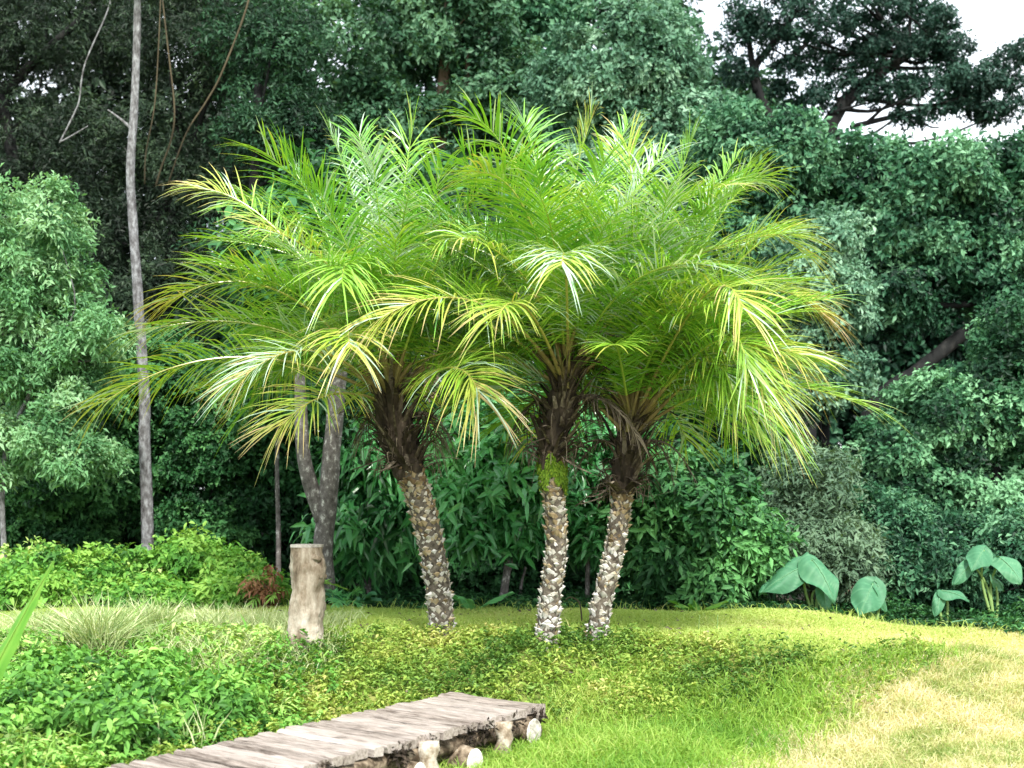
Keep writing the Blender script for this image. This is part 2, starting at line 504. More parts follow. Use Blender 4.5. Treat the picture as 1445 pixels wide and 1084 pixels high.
def tree(name, label, cat, Y, trunk, width, ells, mat, bark, clumps=60, clump_r=0.5, tips=40, k=6, L=0.13, W=0.055, tint=(0.2, 0.8),
         shell=0.45, shape='lance', droop=0.25, spread=0.35, seed=0, limbs=10, limb_r=0.03, forks=(), group=None, flat=0.75, bump=0.18,
         crown_name='crown', stem_name='trunk', extra=None):
    """trunk: photo pixels from the foot up (the foot is dropped to the ground); width: (foot, top) diameter in photo pixels."""
    if Y >= 13.5 and shape == 'lance':
        shape, L, W, droop = 'diamond', L * 0.54, W * 0.62, 0.15
        clumps, clump_r, tips, flat = int(clumps * 1.45), clump_r * 0.70, int(tips * 1.25), flat * 0.85
    tp = [P(a, b, Y) for a, b in trunk]
    foot = tp[0].copy()
    foot[2] = float(ground_z(foot[0], foot[1])) - 0.05
    if tp[0][2] > foot[2] + 0.15:
        tp = [foot] + tp
    else:
        tp[0] = foot
    root = empty(name, foot)
    tag(root, label, cat, group)
    we = px_ells(ells, Y)
    n = max(10, 6 * len(tp))
    pts = curve_pts(tp, n)
    w0, w1 = [w * Y / F / 2 for w in width]
    radii = np.linspace(w0, w1, n)
    tm = MB()
    tube(tm, pts, radii, 12, 0.5, bump=bump, bump_scale=5.0)
    for fk, fw in forks:
        fp = curve_pts([P(a, b, Y + (c[0] if c else 0)) for a, b, *c in fk], 14)
        tube(tm, fp, np.linspace(fw[0], fw[1], 14) * Y / F / 2, 10, 0.5, bump=bump, bump_scale=5.0)
    cm = MB()
    cc = place_foliage(cm, we, clumps, clump_r, tips, k, L, W, tint, shell, shape, droop, spread, seed, flat)
    r = np.random.default_rng(seed + 77)
    for i in r.choice(len(cc), min(limbs, len(cc)), replace=False):
        c = cc[i]
        lower = np.where(pts[:, 2] < c[2] - 0.1)[0]
        j = lower[-1] if len(lower) else 1
        j = max(1, min(j, n - 1) - r.integers(0, 3))
        s = pts[j]
        mid = s * 0.5 + c * 0.5 + np.array([r.normal(0, 0.12), r.normal(0, 0.12), -0.12 * np.linalg.norm(c - s)])
        lr = min(limb_r, radii[j] * 0.7)
        tube(tm, curve_pts([s, mid, c], 9), np.linspace(lr, lr * 0.25, 9), 6, 0.5, bump=0.1)
    tm.build(stem_name, bark, root, smooth=True, origin=foot)
    if extra:
        extra(cm, r)
    cm.build(crown_name, mat, root, origin=foot)
    return root


T = tree
SH = dict(crown_name='foliage', stem_name='stem')
exec_list = []

# --- far rear trees that close the view (all under the sky gap on the right)
rear = [(-80, 27, 150), (150, 28, 170), (380, 29, 180), (600, 28, 170), (810, 29, 190), (1000, 28, 150)]
rear_lab = ['tall dark tree at the far left edge behind the bare dead branch', 'tall dark tree far behind the slender pale trunk',
            'tall green tree far behind the tips of the left palm', 'tall green tree far behind the gap between the palm crowns',
            'tall green tree far behind the middle palm crown', 'green tree far behind the right palm, beside the sky gap']
for i, ((px, Y, w), lab) in enumerate(zip(rear, rear_lab)):
    top = -330 if i < 5 else 60
    el = [(px, 540, w, 170), (px + 20, 250 if i < 5 else 300, w, 190), (px - 10, top + 230, w * 0.95, 210)]
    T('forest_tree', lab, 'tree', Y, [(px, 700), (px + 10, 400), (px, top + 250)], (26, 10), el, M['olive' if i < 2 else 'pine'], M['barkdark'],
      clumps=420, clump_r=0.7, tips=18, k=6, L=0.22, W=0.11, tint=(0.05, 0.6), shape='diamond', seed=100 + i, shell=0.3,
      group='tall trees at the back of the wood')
for i, (px, Y, w, top, lab) in enumerate([(1130, 25, 120, 285, 'dark green tree under the sky gap right of the palms'),
                                          (1300, 26, 130, 270, 'dark green tree below the long bare limb against the sky'),
                                          (1460, 25, 110, 280, 'dark green tree at the right edge of the wood')]):
    T('forest_tree', lab, 'tree', Y, [(px, 720), (px + 15, 500), (px, top + 60)], (24, 8),
      [(px, 580, w, 150), (px + 10, 450, w, 110), (px, top + 70, w * 0.9, 60)], M['teal'], M['barkdark'],
      clumps=300, clump_r=0.55, tips=22, k=6, L=0.19, W=0.10, tint=(0.0, 0.25), shape='diamond', seed=140 + i, shell=0.3,  # dark leaf tint paints the shade seen through gaps in nearer crowns
      group='tall trees at the back of the wood')

# --- dark fine-leaved trees, back left
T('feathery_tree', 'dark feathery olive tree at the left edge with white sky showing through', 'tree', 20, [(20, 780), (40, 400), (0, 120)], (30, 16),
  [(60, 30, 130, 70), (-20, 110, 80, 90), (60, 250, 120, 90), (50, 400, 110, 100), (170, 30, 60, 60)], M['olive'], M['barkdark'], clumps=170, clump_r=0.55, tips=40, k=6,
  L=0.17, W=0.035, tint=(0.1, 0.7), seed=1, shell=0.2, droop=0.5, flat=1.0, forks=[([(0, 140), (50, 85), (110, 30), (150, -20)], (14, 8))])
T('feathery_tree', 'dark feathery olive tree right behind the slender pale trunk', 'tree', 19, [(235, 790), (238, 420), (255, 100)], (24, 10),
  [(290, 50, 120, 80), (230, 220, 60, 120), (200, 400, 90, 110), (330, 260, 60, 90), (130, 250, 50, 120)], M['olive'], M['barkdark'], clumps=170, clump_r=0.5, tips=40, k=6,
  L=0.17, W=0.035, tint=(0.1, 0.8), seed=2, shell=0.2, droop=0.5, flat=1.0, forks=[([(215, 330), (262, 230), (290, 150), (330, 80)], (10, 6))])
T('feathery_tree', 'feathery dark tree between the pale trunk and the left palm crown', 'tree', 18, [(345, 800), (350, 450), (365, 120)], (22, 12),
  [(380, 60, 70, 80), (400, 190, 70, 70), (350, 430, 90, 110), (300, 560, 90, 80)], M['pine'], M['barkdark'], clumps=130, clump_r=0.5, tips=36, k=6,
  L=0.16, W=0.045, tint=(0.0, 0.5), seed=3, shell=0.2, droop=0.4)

# --- green trees behind the palms
T('leafy_tree', 'mid green leafy tree with a forked brown trunk behind the palm tops', 'tree', 20, [(600, 800), (615, 350), (622, 180), (632, 40), (640, -60)], (26, 14),
  [(520, 60, 110, 90), (620, 20, 90, 70), (540, 200, 100, 80), (700, 120, 60, 80), (610, 330, 140, 100)], M['pine'], M['barkbrown'], clumps=170, clump_r=0.6, tips=34, k=6,
  L=0.20, W=0.09, tint=(0.2, 0.8), seed=4, forks=[([(620, 200), (655, 130), (662, 40)], (12, 6))])
T('leafy_tree', 'teal green tree rising left of the pale round crown above the palms', 'tree', 21, [(740, 800), (735, 400), (745, 120)], (24, 12),
  [(745, 60, 70, 80), (700, 20, 60, 50), (760, 190, 80, 70), (740, 360, 130, 120)], M['teal'], M['barkdark'], clumps=130, clump_r=0.6, tips=34, k=6,
  L=0.22, W=0.10, tint=(0.2, 0.8), seed=5)
T('leafy_tree', 'pale grey green tree with a broad rounded crown above the middle palm', 'tree', 18.5, [(880, 800), (885, 400), (880, 150)], (24, 12),
  [(865, 90, 105, 75), (930, 60, 60, 60), (820, 140, 60, 50), (930, 160, 80, 60), (900, 330, 160, 130), (985, 240, 45, 50)], M['teallight'], M['barkdark'], clumps=190, clump_r=0.5, tips=36, k=7,
  L=0.17, W=0.08, tint=(0.2, 0.9), seed=6)
T('leafy_tree', 'teal tree with layered sprays just right of the palm tops', 'tree', 17, [(1080, 800), (1075, 500), (1065, 240)], (22, 10),
  [(1045, 200, 45, 45), (1110, 240, 50, 50), (1060, 330, 80, 90), (1110, 190, 30, 12)], M['teal'], M['barkdark'], clumps=110, clump_r=0.45, tips=36, k=7,
  L=0.17, W=0.075, tint=(0.2, 0.85), seed=7)

# --- the tall backlit tree at the upper right
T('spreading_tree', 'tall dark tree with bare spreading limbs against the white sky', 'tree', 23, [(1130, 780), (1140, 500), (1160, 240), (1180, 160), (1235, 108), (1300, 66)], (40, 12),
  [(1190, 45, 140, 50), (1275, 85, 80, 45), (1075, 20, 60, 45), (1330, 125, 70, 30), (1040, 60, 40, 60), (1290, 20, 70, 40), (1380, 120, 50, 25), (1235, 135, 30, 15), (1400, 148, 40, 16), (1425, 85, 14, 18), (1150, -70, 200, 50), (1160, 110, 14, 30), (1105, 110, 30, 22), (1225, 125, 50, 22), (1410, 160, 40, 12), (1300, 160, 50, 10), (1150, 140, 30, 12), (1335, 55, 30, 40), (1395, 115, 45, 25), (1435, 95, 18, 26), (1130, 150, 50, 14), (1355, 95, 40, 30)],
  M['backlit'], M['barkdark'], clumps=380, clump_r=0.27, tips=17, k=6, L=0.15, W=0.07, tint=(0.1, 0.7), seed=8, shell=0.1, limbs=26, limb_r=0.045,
  forks=[([(1150, 300), (1068, 120), (1085, 70), (1130, 10)], (15, 7)), ([(1068, 130), (1060, 80), (1050, 10)], (12, 6)), ([(1200, 180), (1222, 174), (1280, 160), (1345, 145), (1390, 130)], (8, 6)),
         ([(1090, 95), (1130, 70), (1160, 30)], (9, 5)), ([(1280, 160), (1310, 178), (1325, 180)], (4, 2)), ([(1222, 174), (1260, 145), (1300, 150)], (5, 3))])

# --- right-hand wood
T('leafy_tree', 'big teal tree on a dark leaning trunk at the right', 'tree', 17, [(1200, 800), (1225, 590), (1300, 520), (1390, 445), (1440, 380)], (30, 14),
  [(1190, 245, 80, 40), (1310, 262, 110, 50), (1420, 240, 60, 45), (1370, 350, 90, 60), (1240, 320, 60, 60), (1130, 290, 40, 60), (1260, 400, 60, 70), (1420, 420, 40, 50)],
  M['teal'], M['barkdark'], clumps=190, clump_r=0.45, tips=36, k=7, L=0.17, W=0.08, tint=(0.0, 1.0), seed=9, limbs=16, limb_r=0.06)
T('leafy_tree', 'pale teal bushy tree beside the right tips of the palm crown', 'tree', 15.5, [(1170, 810), (1165, 600), (1170, 450)], (16, 8),
  [(1170, 350, 50, 45), (1180, 420, 50, 50), (1130, 400, 40, 60), (1170, 530, 50, 60)], M['teallight'], M['barkdark'], clumps=80, clump_r=0.36, tips=34, k=7,
  L=0.14, W=0.065, tint=(0.1, 0.8), seed=10)
T('leafy_tree', 'dense teal tree with drooping clumps low at the right edge', 'tree', 14.5, [(1400, 840), (1405, 700), (1400, 560)], (22, 10),
  [(1330, 600, 75, 55), (1410, 560, 60, 80), (1290, 690, 70, 60), (1390, 700, 90, 80), (1250, 640, 40, 50), (1430, 470, 30, 50)], M['tealgreen'], M['barkdark'], clumps=180, clump_r=0.38, tips=44, k=7,
  L=0.135, W=0.065, tint=(0.0, 1.0), seed=11)
T('shrub', 'rounded teal shrub behind the elephant ears at the right', 'shrub', 13.2, [(1290, 860), (1290, 800)], (10, 6),
  [(1270, 790, 90, 60), (1360, 800, 90, 60), (1210, 760, 50, 60), (1430, 800, 60, 70)], M['teal'], M['barkdark'], clumps=170, clump_r=0.26, tips=40, k=7, shape='diamond',
  L=0.075, W=0.034, tint=(0.1, 0.8), seed=12, limbs=8, limb_r=0.015, **SH)
T('shrub', 'pale grey green shrub under the drooping right palm fronds', 'shrub', 12.8, [(1140, 860), (1140, 760)], (10, 5),
  [(1140, 690, 50, 50), (1150, 770, 60, 60), (1100, 770, 50, 60), (1190, 790, 50, 50)], M['greypale'], M['barkbrown'], clumps=130, clump_r=0.24, tips=40, k=7,
  L=0.075, W=0.022, tint=(0.1, 0.9), seed=13, limbs=10, limb_r=0.012, **SH)

# --- shrubs directly behind the palms
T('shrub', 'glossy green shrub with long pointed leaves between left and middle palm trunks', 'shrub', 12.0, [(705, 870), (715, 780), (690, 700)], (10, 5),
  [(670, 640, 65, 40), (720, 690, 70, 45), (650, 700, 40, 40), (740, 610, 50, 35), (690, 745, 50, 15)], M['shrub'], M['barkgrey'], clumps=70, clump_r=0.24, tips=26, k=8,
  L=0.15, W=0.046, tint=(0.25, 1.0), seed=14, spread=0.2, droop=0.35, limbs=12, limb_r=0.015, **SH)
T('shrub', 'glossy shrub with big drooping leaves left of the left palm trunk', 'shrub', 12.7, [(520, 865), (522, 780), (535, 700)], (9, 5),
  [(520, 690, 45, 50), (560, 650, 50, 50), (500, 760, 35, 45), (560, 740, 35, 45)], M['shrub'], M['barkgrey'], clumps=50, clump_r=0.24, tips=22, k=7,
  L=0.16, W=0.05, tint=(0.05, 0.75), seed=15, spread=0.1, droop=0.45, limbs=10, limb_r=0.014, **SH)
T('shrub', 'dense dark green shrub with small leaves right of the right palm trunk', 'shrub', 12.3, [(975, 865), (970, 780)], (10, 5),
  [(980, 700, 85, 50), (950, 770, 60, 50), (1030, 760, 55, 60), (900, 700, 40, 50), (990, 820, 70, 30)], M['darkgreen'], M['barkdark'], clumps=140, clump_r=0.22, tips=34, k=7,
  L=0.105, W=0.042, tint=(0.2, 1.0), seed=16, limbs=10, limb_r=0.014, **SH)
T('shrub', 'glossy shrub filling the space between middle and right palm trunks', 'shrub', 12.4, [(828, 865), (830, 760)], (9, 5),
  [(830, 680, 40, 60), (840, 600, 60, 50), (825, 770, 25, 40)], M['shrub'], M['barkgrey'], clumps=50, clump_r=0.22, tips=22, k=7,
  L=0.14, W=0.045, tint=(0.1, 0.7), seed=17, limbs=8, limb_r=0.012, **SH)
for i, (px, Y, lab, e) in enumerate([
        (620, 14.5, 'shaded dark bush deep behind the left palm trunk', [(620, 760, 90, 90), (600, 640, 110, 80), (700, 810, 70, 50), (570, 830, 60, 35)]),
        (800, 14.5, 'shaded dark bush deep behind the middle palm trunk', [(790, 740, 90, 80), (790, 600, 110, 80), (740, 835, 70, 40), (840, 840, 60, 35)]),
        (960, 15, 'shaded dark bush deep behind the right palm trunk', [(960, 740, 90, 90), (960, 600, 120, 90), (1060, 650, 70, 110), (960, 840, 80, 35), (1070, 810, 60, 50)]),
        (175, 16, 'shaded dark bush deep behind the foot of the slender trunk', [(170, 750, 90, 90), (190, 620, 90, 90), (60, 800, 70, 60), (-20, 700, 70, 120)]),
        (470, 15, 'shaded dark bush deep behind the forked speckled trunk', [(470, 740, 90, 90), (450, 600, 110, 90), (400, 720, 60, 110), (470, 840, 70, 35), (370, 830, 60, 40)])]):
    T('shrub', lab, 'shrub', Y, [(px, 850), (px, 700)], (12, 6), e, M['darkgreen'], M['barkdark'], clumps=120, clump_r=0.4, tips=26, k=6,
      L=0.16, W=0.07, tint=(0.0, 0.45), seed=20 + i, limbs=8, shell=0.2, limb_r=0.02, group='shaded bushes under the wood', **SH)  # low tint range puts the shade under the wood into the leaves

# --- left side
T('slender_tree', 'tall slender tree with a straight pale grey trunk at the left', 'tree', 14, [(207, 830), (208, 740), (204, 620), (204, 560), (196, 440), (193, 390), (188, 320), (184, 240), (189, 160), (193, 60), (195, -60), (200, -160)], (19, 9),
  [(200, -120, 150, 70), (140, -60, 90, 40), (270, -60, 90, 50)], M['olive'], M['barkpale'], clumps=90, clump_r=0.4, tips=30, k=6, L=0.12, W=0.04, tint=(0.2, 0.9), seed=30,
  limbs=10, forks=[([(186, 182), (170, 168), (152, 155)], (5, 2))], bump=0.08)
T('bushy_tree', 'silvery light green bushy tree with a thin curved trunk at the left edge', 'tree', 12.5, [(8, 820), (3, 700), (12, 620), (40, 560), (60, 500)], (9, 5),
  [(10, 330, 28, 40), (88, 318, 22, 42), (50, 370, 40, 40), (105, 400, 28, 40), (60, 440, 50, 50), (0, 450, 60, 70), (115, 500, 38, 26), (30, 530, 60, 40), (90, 560, 50, 22), (158, 470, 12, 24), (-50, 380, 60, 90), (130, 545, 30, 12), (85, 290, 10, 26), (15, 295, 10, 26), (60, 620, 60, 30), (110, 650, 40, 24), (-20, 640, 40, 50)], M['silver'], M['barkpale'],
  shape='diamond', clumps=310, clump_r=0.16, tips=36, k=7, L=0.066, W=0.026, tint=(0.1, 0.95), seed=31, spread=0.5, limbs=16, limb_r=0.02, bump=0.05)
for i, (px, Y, lab, e, c) in enumerate([
        (90, 14.5, 'dark green shrub in shade below the silvery bushy tree', [(90, 680, 110, 70), (40, 640, 70, 60), (120, 600, 70, 60), (60, 760, 90, 40)], 190),
        (285, 14.8, 'dark green shrub in shade right of the slender pale trunk', [(290, 660, 100, 80), (340, 600, 70, 70), (260, 570, 80, 60), (290, 740, 90, 40), (215, 520, 60, 60)], 200)]):
    T('shrub', lab, 'shrub', Y, [(px, 850), (px + 5, 700)], (14, 7), e, M['darkgreen'], M['barkdark'], clumps=c, clump_r=0.32, tips=30, k=7,
      L=0.12, W=0.06, tint=(0.1, 0.95), seed=40 + i, limbs=8, limb_r=0.02, **SH)
for i, (px, Y, lab, e, c, mat) in enumerate([
        (45, 11.6, 'low bright green bush at the far left behind the blade leaf', [(30, 838, 55, 16), (75, 838, 40, 18)], 55, 'bright'),
        (135, 11.9, 'low bright green bush with a pointed top left of the pale trunk', [(135, 818, 40, 26), (170, 840, 45, 16), (100, 840, 40, 14)], 75, 'bright'),
        (215, 11.6, 'small bright green bush at the foot of the pale trunk', [(212, 843, 22, 14), (240, 848, 30, 10)], 40, 'bright'),
        (285, 12.4, 'medium green bush between the pale trunk and the post', [(280, 800, 50, 28), (325, 815, 40, 22), (265, 785, 30, 20)], 80, 'bright'),
        (20, 12.3, 'loose light green bush behind the low bush at the far left', [(10, 812, 60, 20), (60, 800, 35, 16)], 60, 'weed'),
        (190, 12.3, 'loose light green bush with thin shoots just behind the slender trunk foot', [(180, 812, 50, 22), (230, 822, 35, 16)], 60, 'weed'),
        (320, 11.7, 'low feathery green bush left of the brown withered plant', [(315, 842, 50, 12), (350, 832, 35, 12)], 55, 'bright')]):
    T('shrub', lab, 'shrub', Y, [(px, 868), (px, 830)], (7, 4), e, M[mat], M['barkbrown'], clumps=int(c * 1.3), clump_r=0.13, tips=22, k=6,
      L=0.07, W=0.032, tint=(0.1, 1.0), seed=50 + i, limbs=8, limb_r=0.01, **SH)

for i, (px, Y, lab, e) in enumerate([
        (30, 6.9, 'tall dark leafy herb clump in the lower left corner', [(20, 1030, 45, 40), (50, 1000, 25, 25)]),
        (120, 7.2, 'dark leafy herb clump second from the lower left corner', [(120, 1010, 45, 30), (150, 990, 20, 22)]),
        (215, 7.1, 'leafy herb clump beside the yellowish tall stems', [(215, 1005, 40, 30)]),
        (310, 7.6, 'dark leafy herb clump close to the boardwalk edge', [(305, 985, 35, 24), (325, 1000, 25, 14)]),
        (70, 8.1, 'leafy herb clump right of the sword shaped leaf', [(70, 955, 45, 22)]),
        (200, 8.3, 'leafy herb clump below the largest pale grass tuft', [(205, 950, 40, 20)])]):
    T('herb_clump', lab, 'plant', Y, [(px, 1075), (px, 1010)], (8, 4), e, M['weed'], M['stemgreen'], clumps=30, clump_r=0.08, tips=16, k=5,
      L=0.068, W=0.030, tint=(0.05, 0.75), seed=70 + i, limbs=14, limb_r=0.006, shell=0.1, spread=0.25, group='leafy herbs on the left bank', **SH)

# forked speckled trunk behind the post, sapling, small twigs
T('forked_tree', 'tree with a forked dark trunk speckled white behind the cut post', 'tree', 11.7, [(460, 868), (456, 780), (462, 710), (470, 620), (477, 540), (490, 440)], (30, 22),
  [(480, 340, 110, 80), (420, 380, 80, 60), (540, 320, 80, 60)], M['darkgreen'], M['barkgrey'], clumps=90, clump_r=0.35, tips=26, k=7, L=0.14, W=0.06, tint=(0.1, 0.7), seed=60,
  forks=[([(458, 740), (440, 690), (428, 640), (424, 560), (420, 460)], (24, 16))], bump=0.1)
T('sapling', 'thin pale speckled sapling left of the forked trunk', 'tree', 13.2, [(392, 860), (393, 760), (391, 650), (396, 540)], (8, 5),
  [(396, 560, 50, 40), (380, 500, 40, 40)], M['darkgreen'], M['barkgrey'], clumps=24, clump_r=0.25, tips=20, k=6, L=0.12, W=0.05, seed=61, limbs=5, limb_r=0.01, bump=0.05)


def strand(name, label, cat, pts, Y, w, mat, group=None, foot=False):
    q = [P(a, b, Y + (c[0] if c else 0)) for a, b, *c in pts]
    if foot:
        q[0][2] = float(ground_z(q[0][0], q[0][1])) - 0.03
    m = MB()
    n = 5 * len(q)
    tube(m, curve_pts(q, n), np.linspace(w[0], w[1], n) * Y / F / 2, 7, 0.5, bump=0.1)
    return tag(m.build(name, mat, smooth=True, origin=q[0]), label, cat, group)


strand('hanging_vine', 'yellowish vine curving down right of the slender pale trunk', 'vine', [(225, -40), (236, 60), (246, 150), (242, 195), (228, 235), (220, 262)], 16.5, (2, 3), M['vine'])
strand('hanging_vine', 'thin vine hanging close beside the slender pale trunk', 'vine', [(228, -40), (224, 60), (218, 150), (206, 215), (204, 260)], 16.5, (1.6, 2), M['vine'])
strand('hanging_vine', 'long straight vine rising right toward the dark tree', 'vine', [(236, 262), (262, 190), (290, 145), (312, 105), (345, 20), (360, -40)], 16.5, (2, 3), M['vine'])
strand('dead_branch', 'bare forked pale dead branch hanging left of the slender trunk', 'branch', [(84, 202), (95, 180), (107, 155), (112, 140), (120, 90), (150, 20), (165, -30)], 16.8, (2.5, 2), M['barkpale'])
strand('dead_branch', 'bare pale dead twig lying flat left of the slender trunk', 'branch', [(86, 200), (104, 190), (124, 178)], 16.7, (2.5, 1.5), M['barkpale'])
strand('curled_twig', 'pale curled twig at the foot of the right palm', 'twig', [(822, 872), (818, 852), (806, 843), (798, 846)], 10.2, (2.5, 1.5), M['vine'], foot=True)
strand('leaning_sapling', 'thin grey leaning stem in shade left of the middle palm trunk', 'sapling', [(712, 868), (716, 820), (724, 790), (745, 755)], 12.0, (7, 4), M['barkgrey'], foot=True)
strand('leaning_sapling', 'thin grey upright stem in shade left of the middle palm trunk', 'sapling', [(736, 868), (735, 830), (742, 800)], 12.3, (6, 3), M['barkgrey'], foot=True)
for px, lab in ((987, 'thin bare stalk standing in the lawn right of the palms'), (1013, 'second thin bare stalk in the lawn right of the palms')):
    strand('grass_stalk', lab, 'stalk', [(px, 915), (px - 1, 890), (px, 868)], 9.6, (1.5, 1.2), M['stemgreen'], foot=True)


# ------------------------------------------------------------------ palms
def frond_mesh(base, ctrl, tip, n=40, ll=0.40, tint=0.45, tiptint=0.25, seed=0, w=0.0112, droop=0.35, vee=0.35, petiole=0.2, pale=0.0):
    r = np.random.default_rng(seed)
    t = np.linspace(0, 1, 30)[:, None]
    B, C, E = (np.asarray(q, float) for q in (base, ctrl, tip))
    pts = (1 - t) ** 2 * B + 2 * t * (1 - t) * C + t ** 2 * E
    length = np.linalg.norm(np.diff(pts, axis=0), axis=1).sum()
    m = MB()
    tt = t[:, 0]
    k = max(4, int(petiole * 30) + 1)
    tube(m, pts[:k], np.linspace(0.018, 0.010, k), 6, 0.5 + r.normal(0, 0.1), mi=1)
    tube(m, pts[k - 1:], np.linspace(0.010, 0.0022, 30 - k + 1), 5, np.clip(tint + 0.3, 0, 0.95), mi=0)
    u = np.linspace(petiole, 1.0, n)
    u = np.concatenate([u, u + (1 - petiole) / n * 0.5])
    side = np.concatenate([np.full(n, 1.0), np.full(n, -1.0)])
    u = np.clip(u, 0, 0.999)
    fi = u * 29
    i0 = fi.astype(int)
    fr = (fi - i0)[:, None]
    p = pts[i0] * (1 - fr) + pts[np.minimum(i0 + 1, 29)] * fr
    Tn = norm(np.gradient(pts, axis=0))[i0]
    S = np.cross(Tn, [0, 0, 1.0])
    bad = np.linalg.norm(S, axis=1) < 0.15
    S[bad] = np.cross(Tn[bad], [0.3, -1, 0.2])
    S = norm(S)
    Nn = np.cross(S, Tn)
    roll = r.normal(0, 0.25)
    S, Nn = S * math.cos(roll) + Nn * math.sin(roll), Nn * math.cos(roll) - S * math.sin(roll)
    uu = (u - petiole) / (1 - petiole)
    prof = np.clip(0.35 + 1.6 * uu, 0, 1) * (1 - 0.30 * np.clip(uu - 0.45, 0, 1) / 0.55)
    L = ll * prof * r.uniform(0.88, 1.1, len(u))
    a = np.interp(uu, [0, 0.5, 1], [R(70), R(52), R(28)]) + r.normal(0, 0.13, len(u))
    v = vee + r.normal(0, 0.20, len(u))
    d = Tn * np.cos(a)[:, None] + (S * side[:, None] * np.cos(v)[:, None] + Nn * np.sin(v)[:, None]) * np.sin(a)[:, None]
    d = norm(d)
    W = norm(np.cross(d, Nn * 0.8 + S * side[:, None] * -0.3))
    dr = droop * r.uniform(0.5, 1.5, len(u))
    q = np.array([0, 0.25, 0.5, 0.75, 1.0])
    wp = np.array([0.55, 1.0, 0.95, 0.6, 0.06]) * w
    pp = p[:, None] + d[:, None] * (L[:, None] * q)[..., None]
    pp[..., 2] -= L[:, None] * dr[:, None] * q ** 2.2
    ww = W[:, None] * (wp * (0.8 + 0.2 * prof[:, None]))[..., None] * 0.5
    vv = np.stack([pp - ww, pp + ww], 2).reshape(len(u), 10, 3)
    f = np.array([[0, 1, 3, 2], [2, 3, 5, 4], [4, 5, 7, 6], [6, 7, 9, 8]])
    faces = (np.arange(len(u))[:, None, None] * 10 + f).reshape(-1, 4)
    lt = np.clip(tint + r.normal(0, 0.08, len(u)) + tiptint * uu ** 2, 0.16, 1)
    waxy_glint = r.random(len(u)) < pale  # pale leaflets: wax bloom, with silvery highlights put into the colour
    lt = np.where(waxy_glint, r.uniform(0.0, 0.06, len(u)), lt)
    lv = np.clip(lt[:, None] + np.where(waxy_glint, 0.0, 0.12)[:, None] * np.repeat(q ** 3, 2)[None], 0, 1)
    tipdead = r.random(len(u)) < 0.18
    lv[tipdead, -2:] = 0.97
    lv[tipdead, -4:-2] = np.clip(lv[tipdead, -4:-2] + 0.15, 0, 1)
    m.add(vv.reshape(-1, 3), [faces], lv.ravel(), 0)
    return m


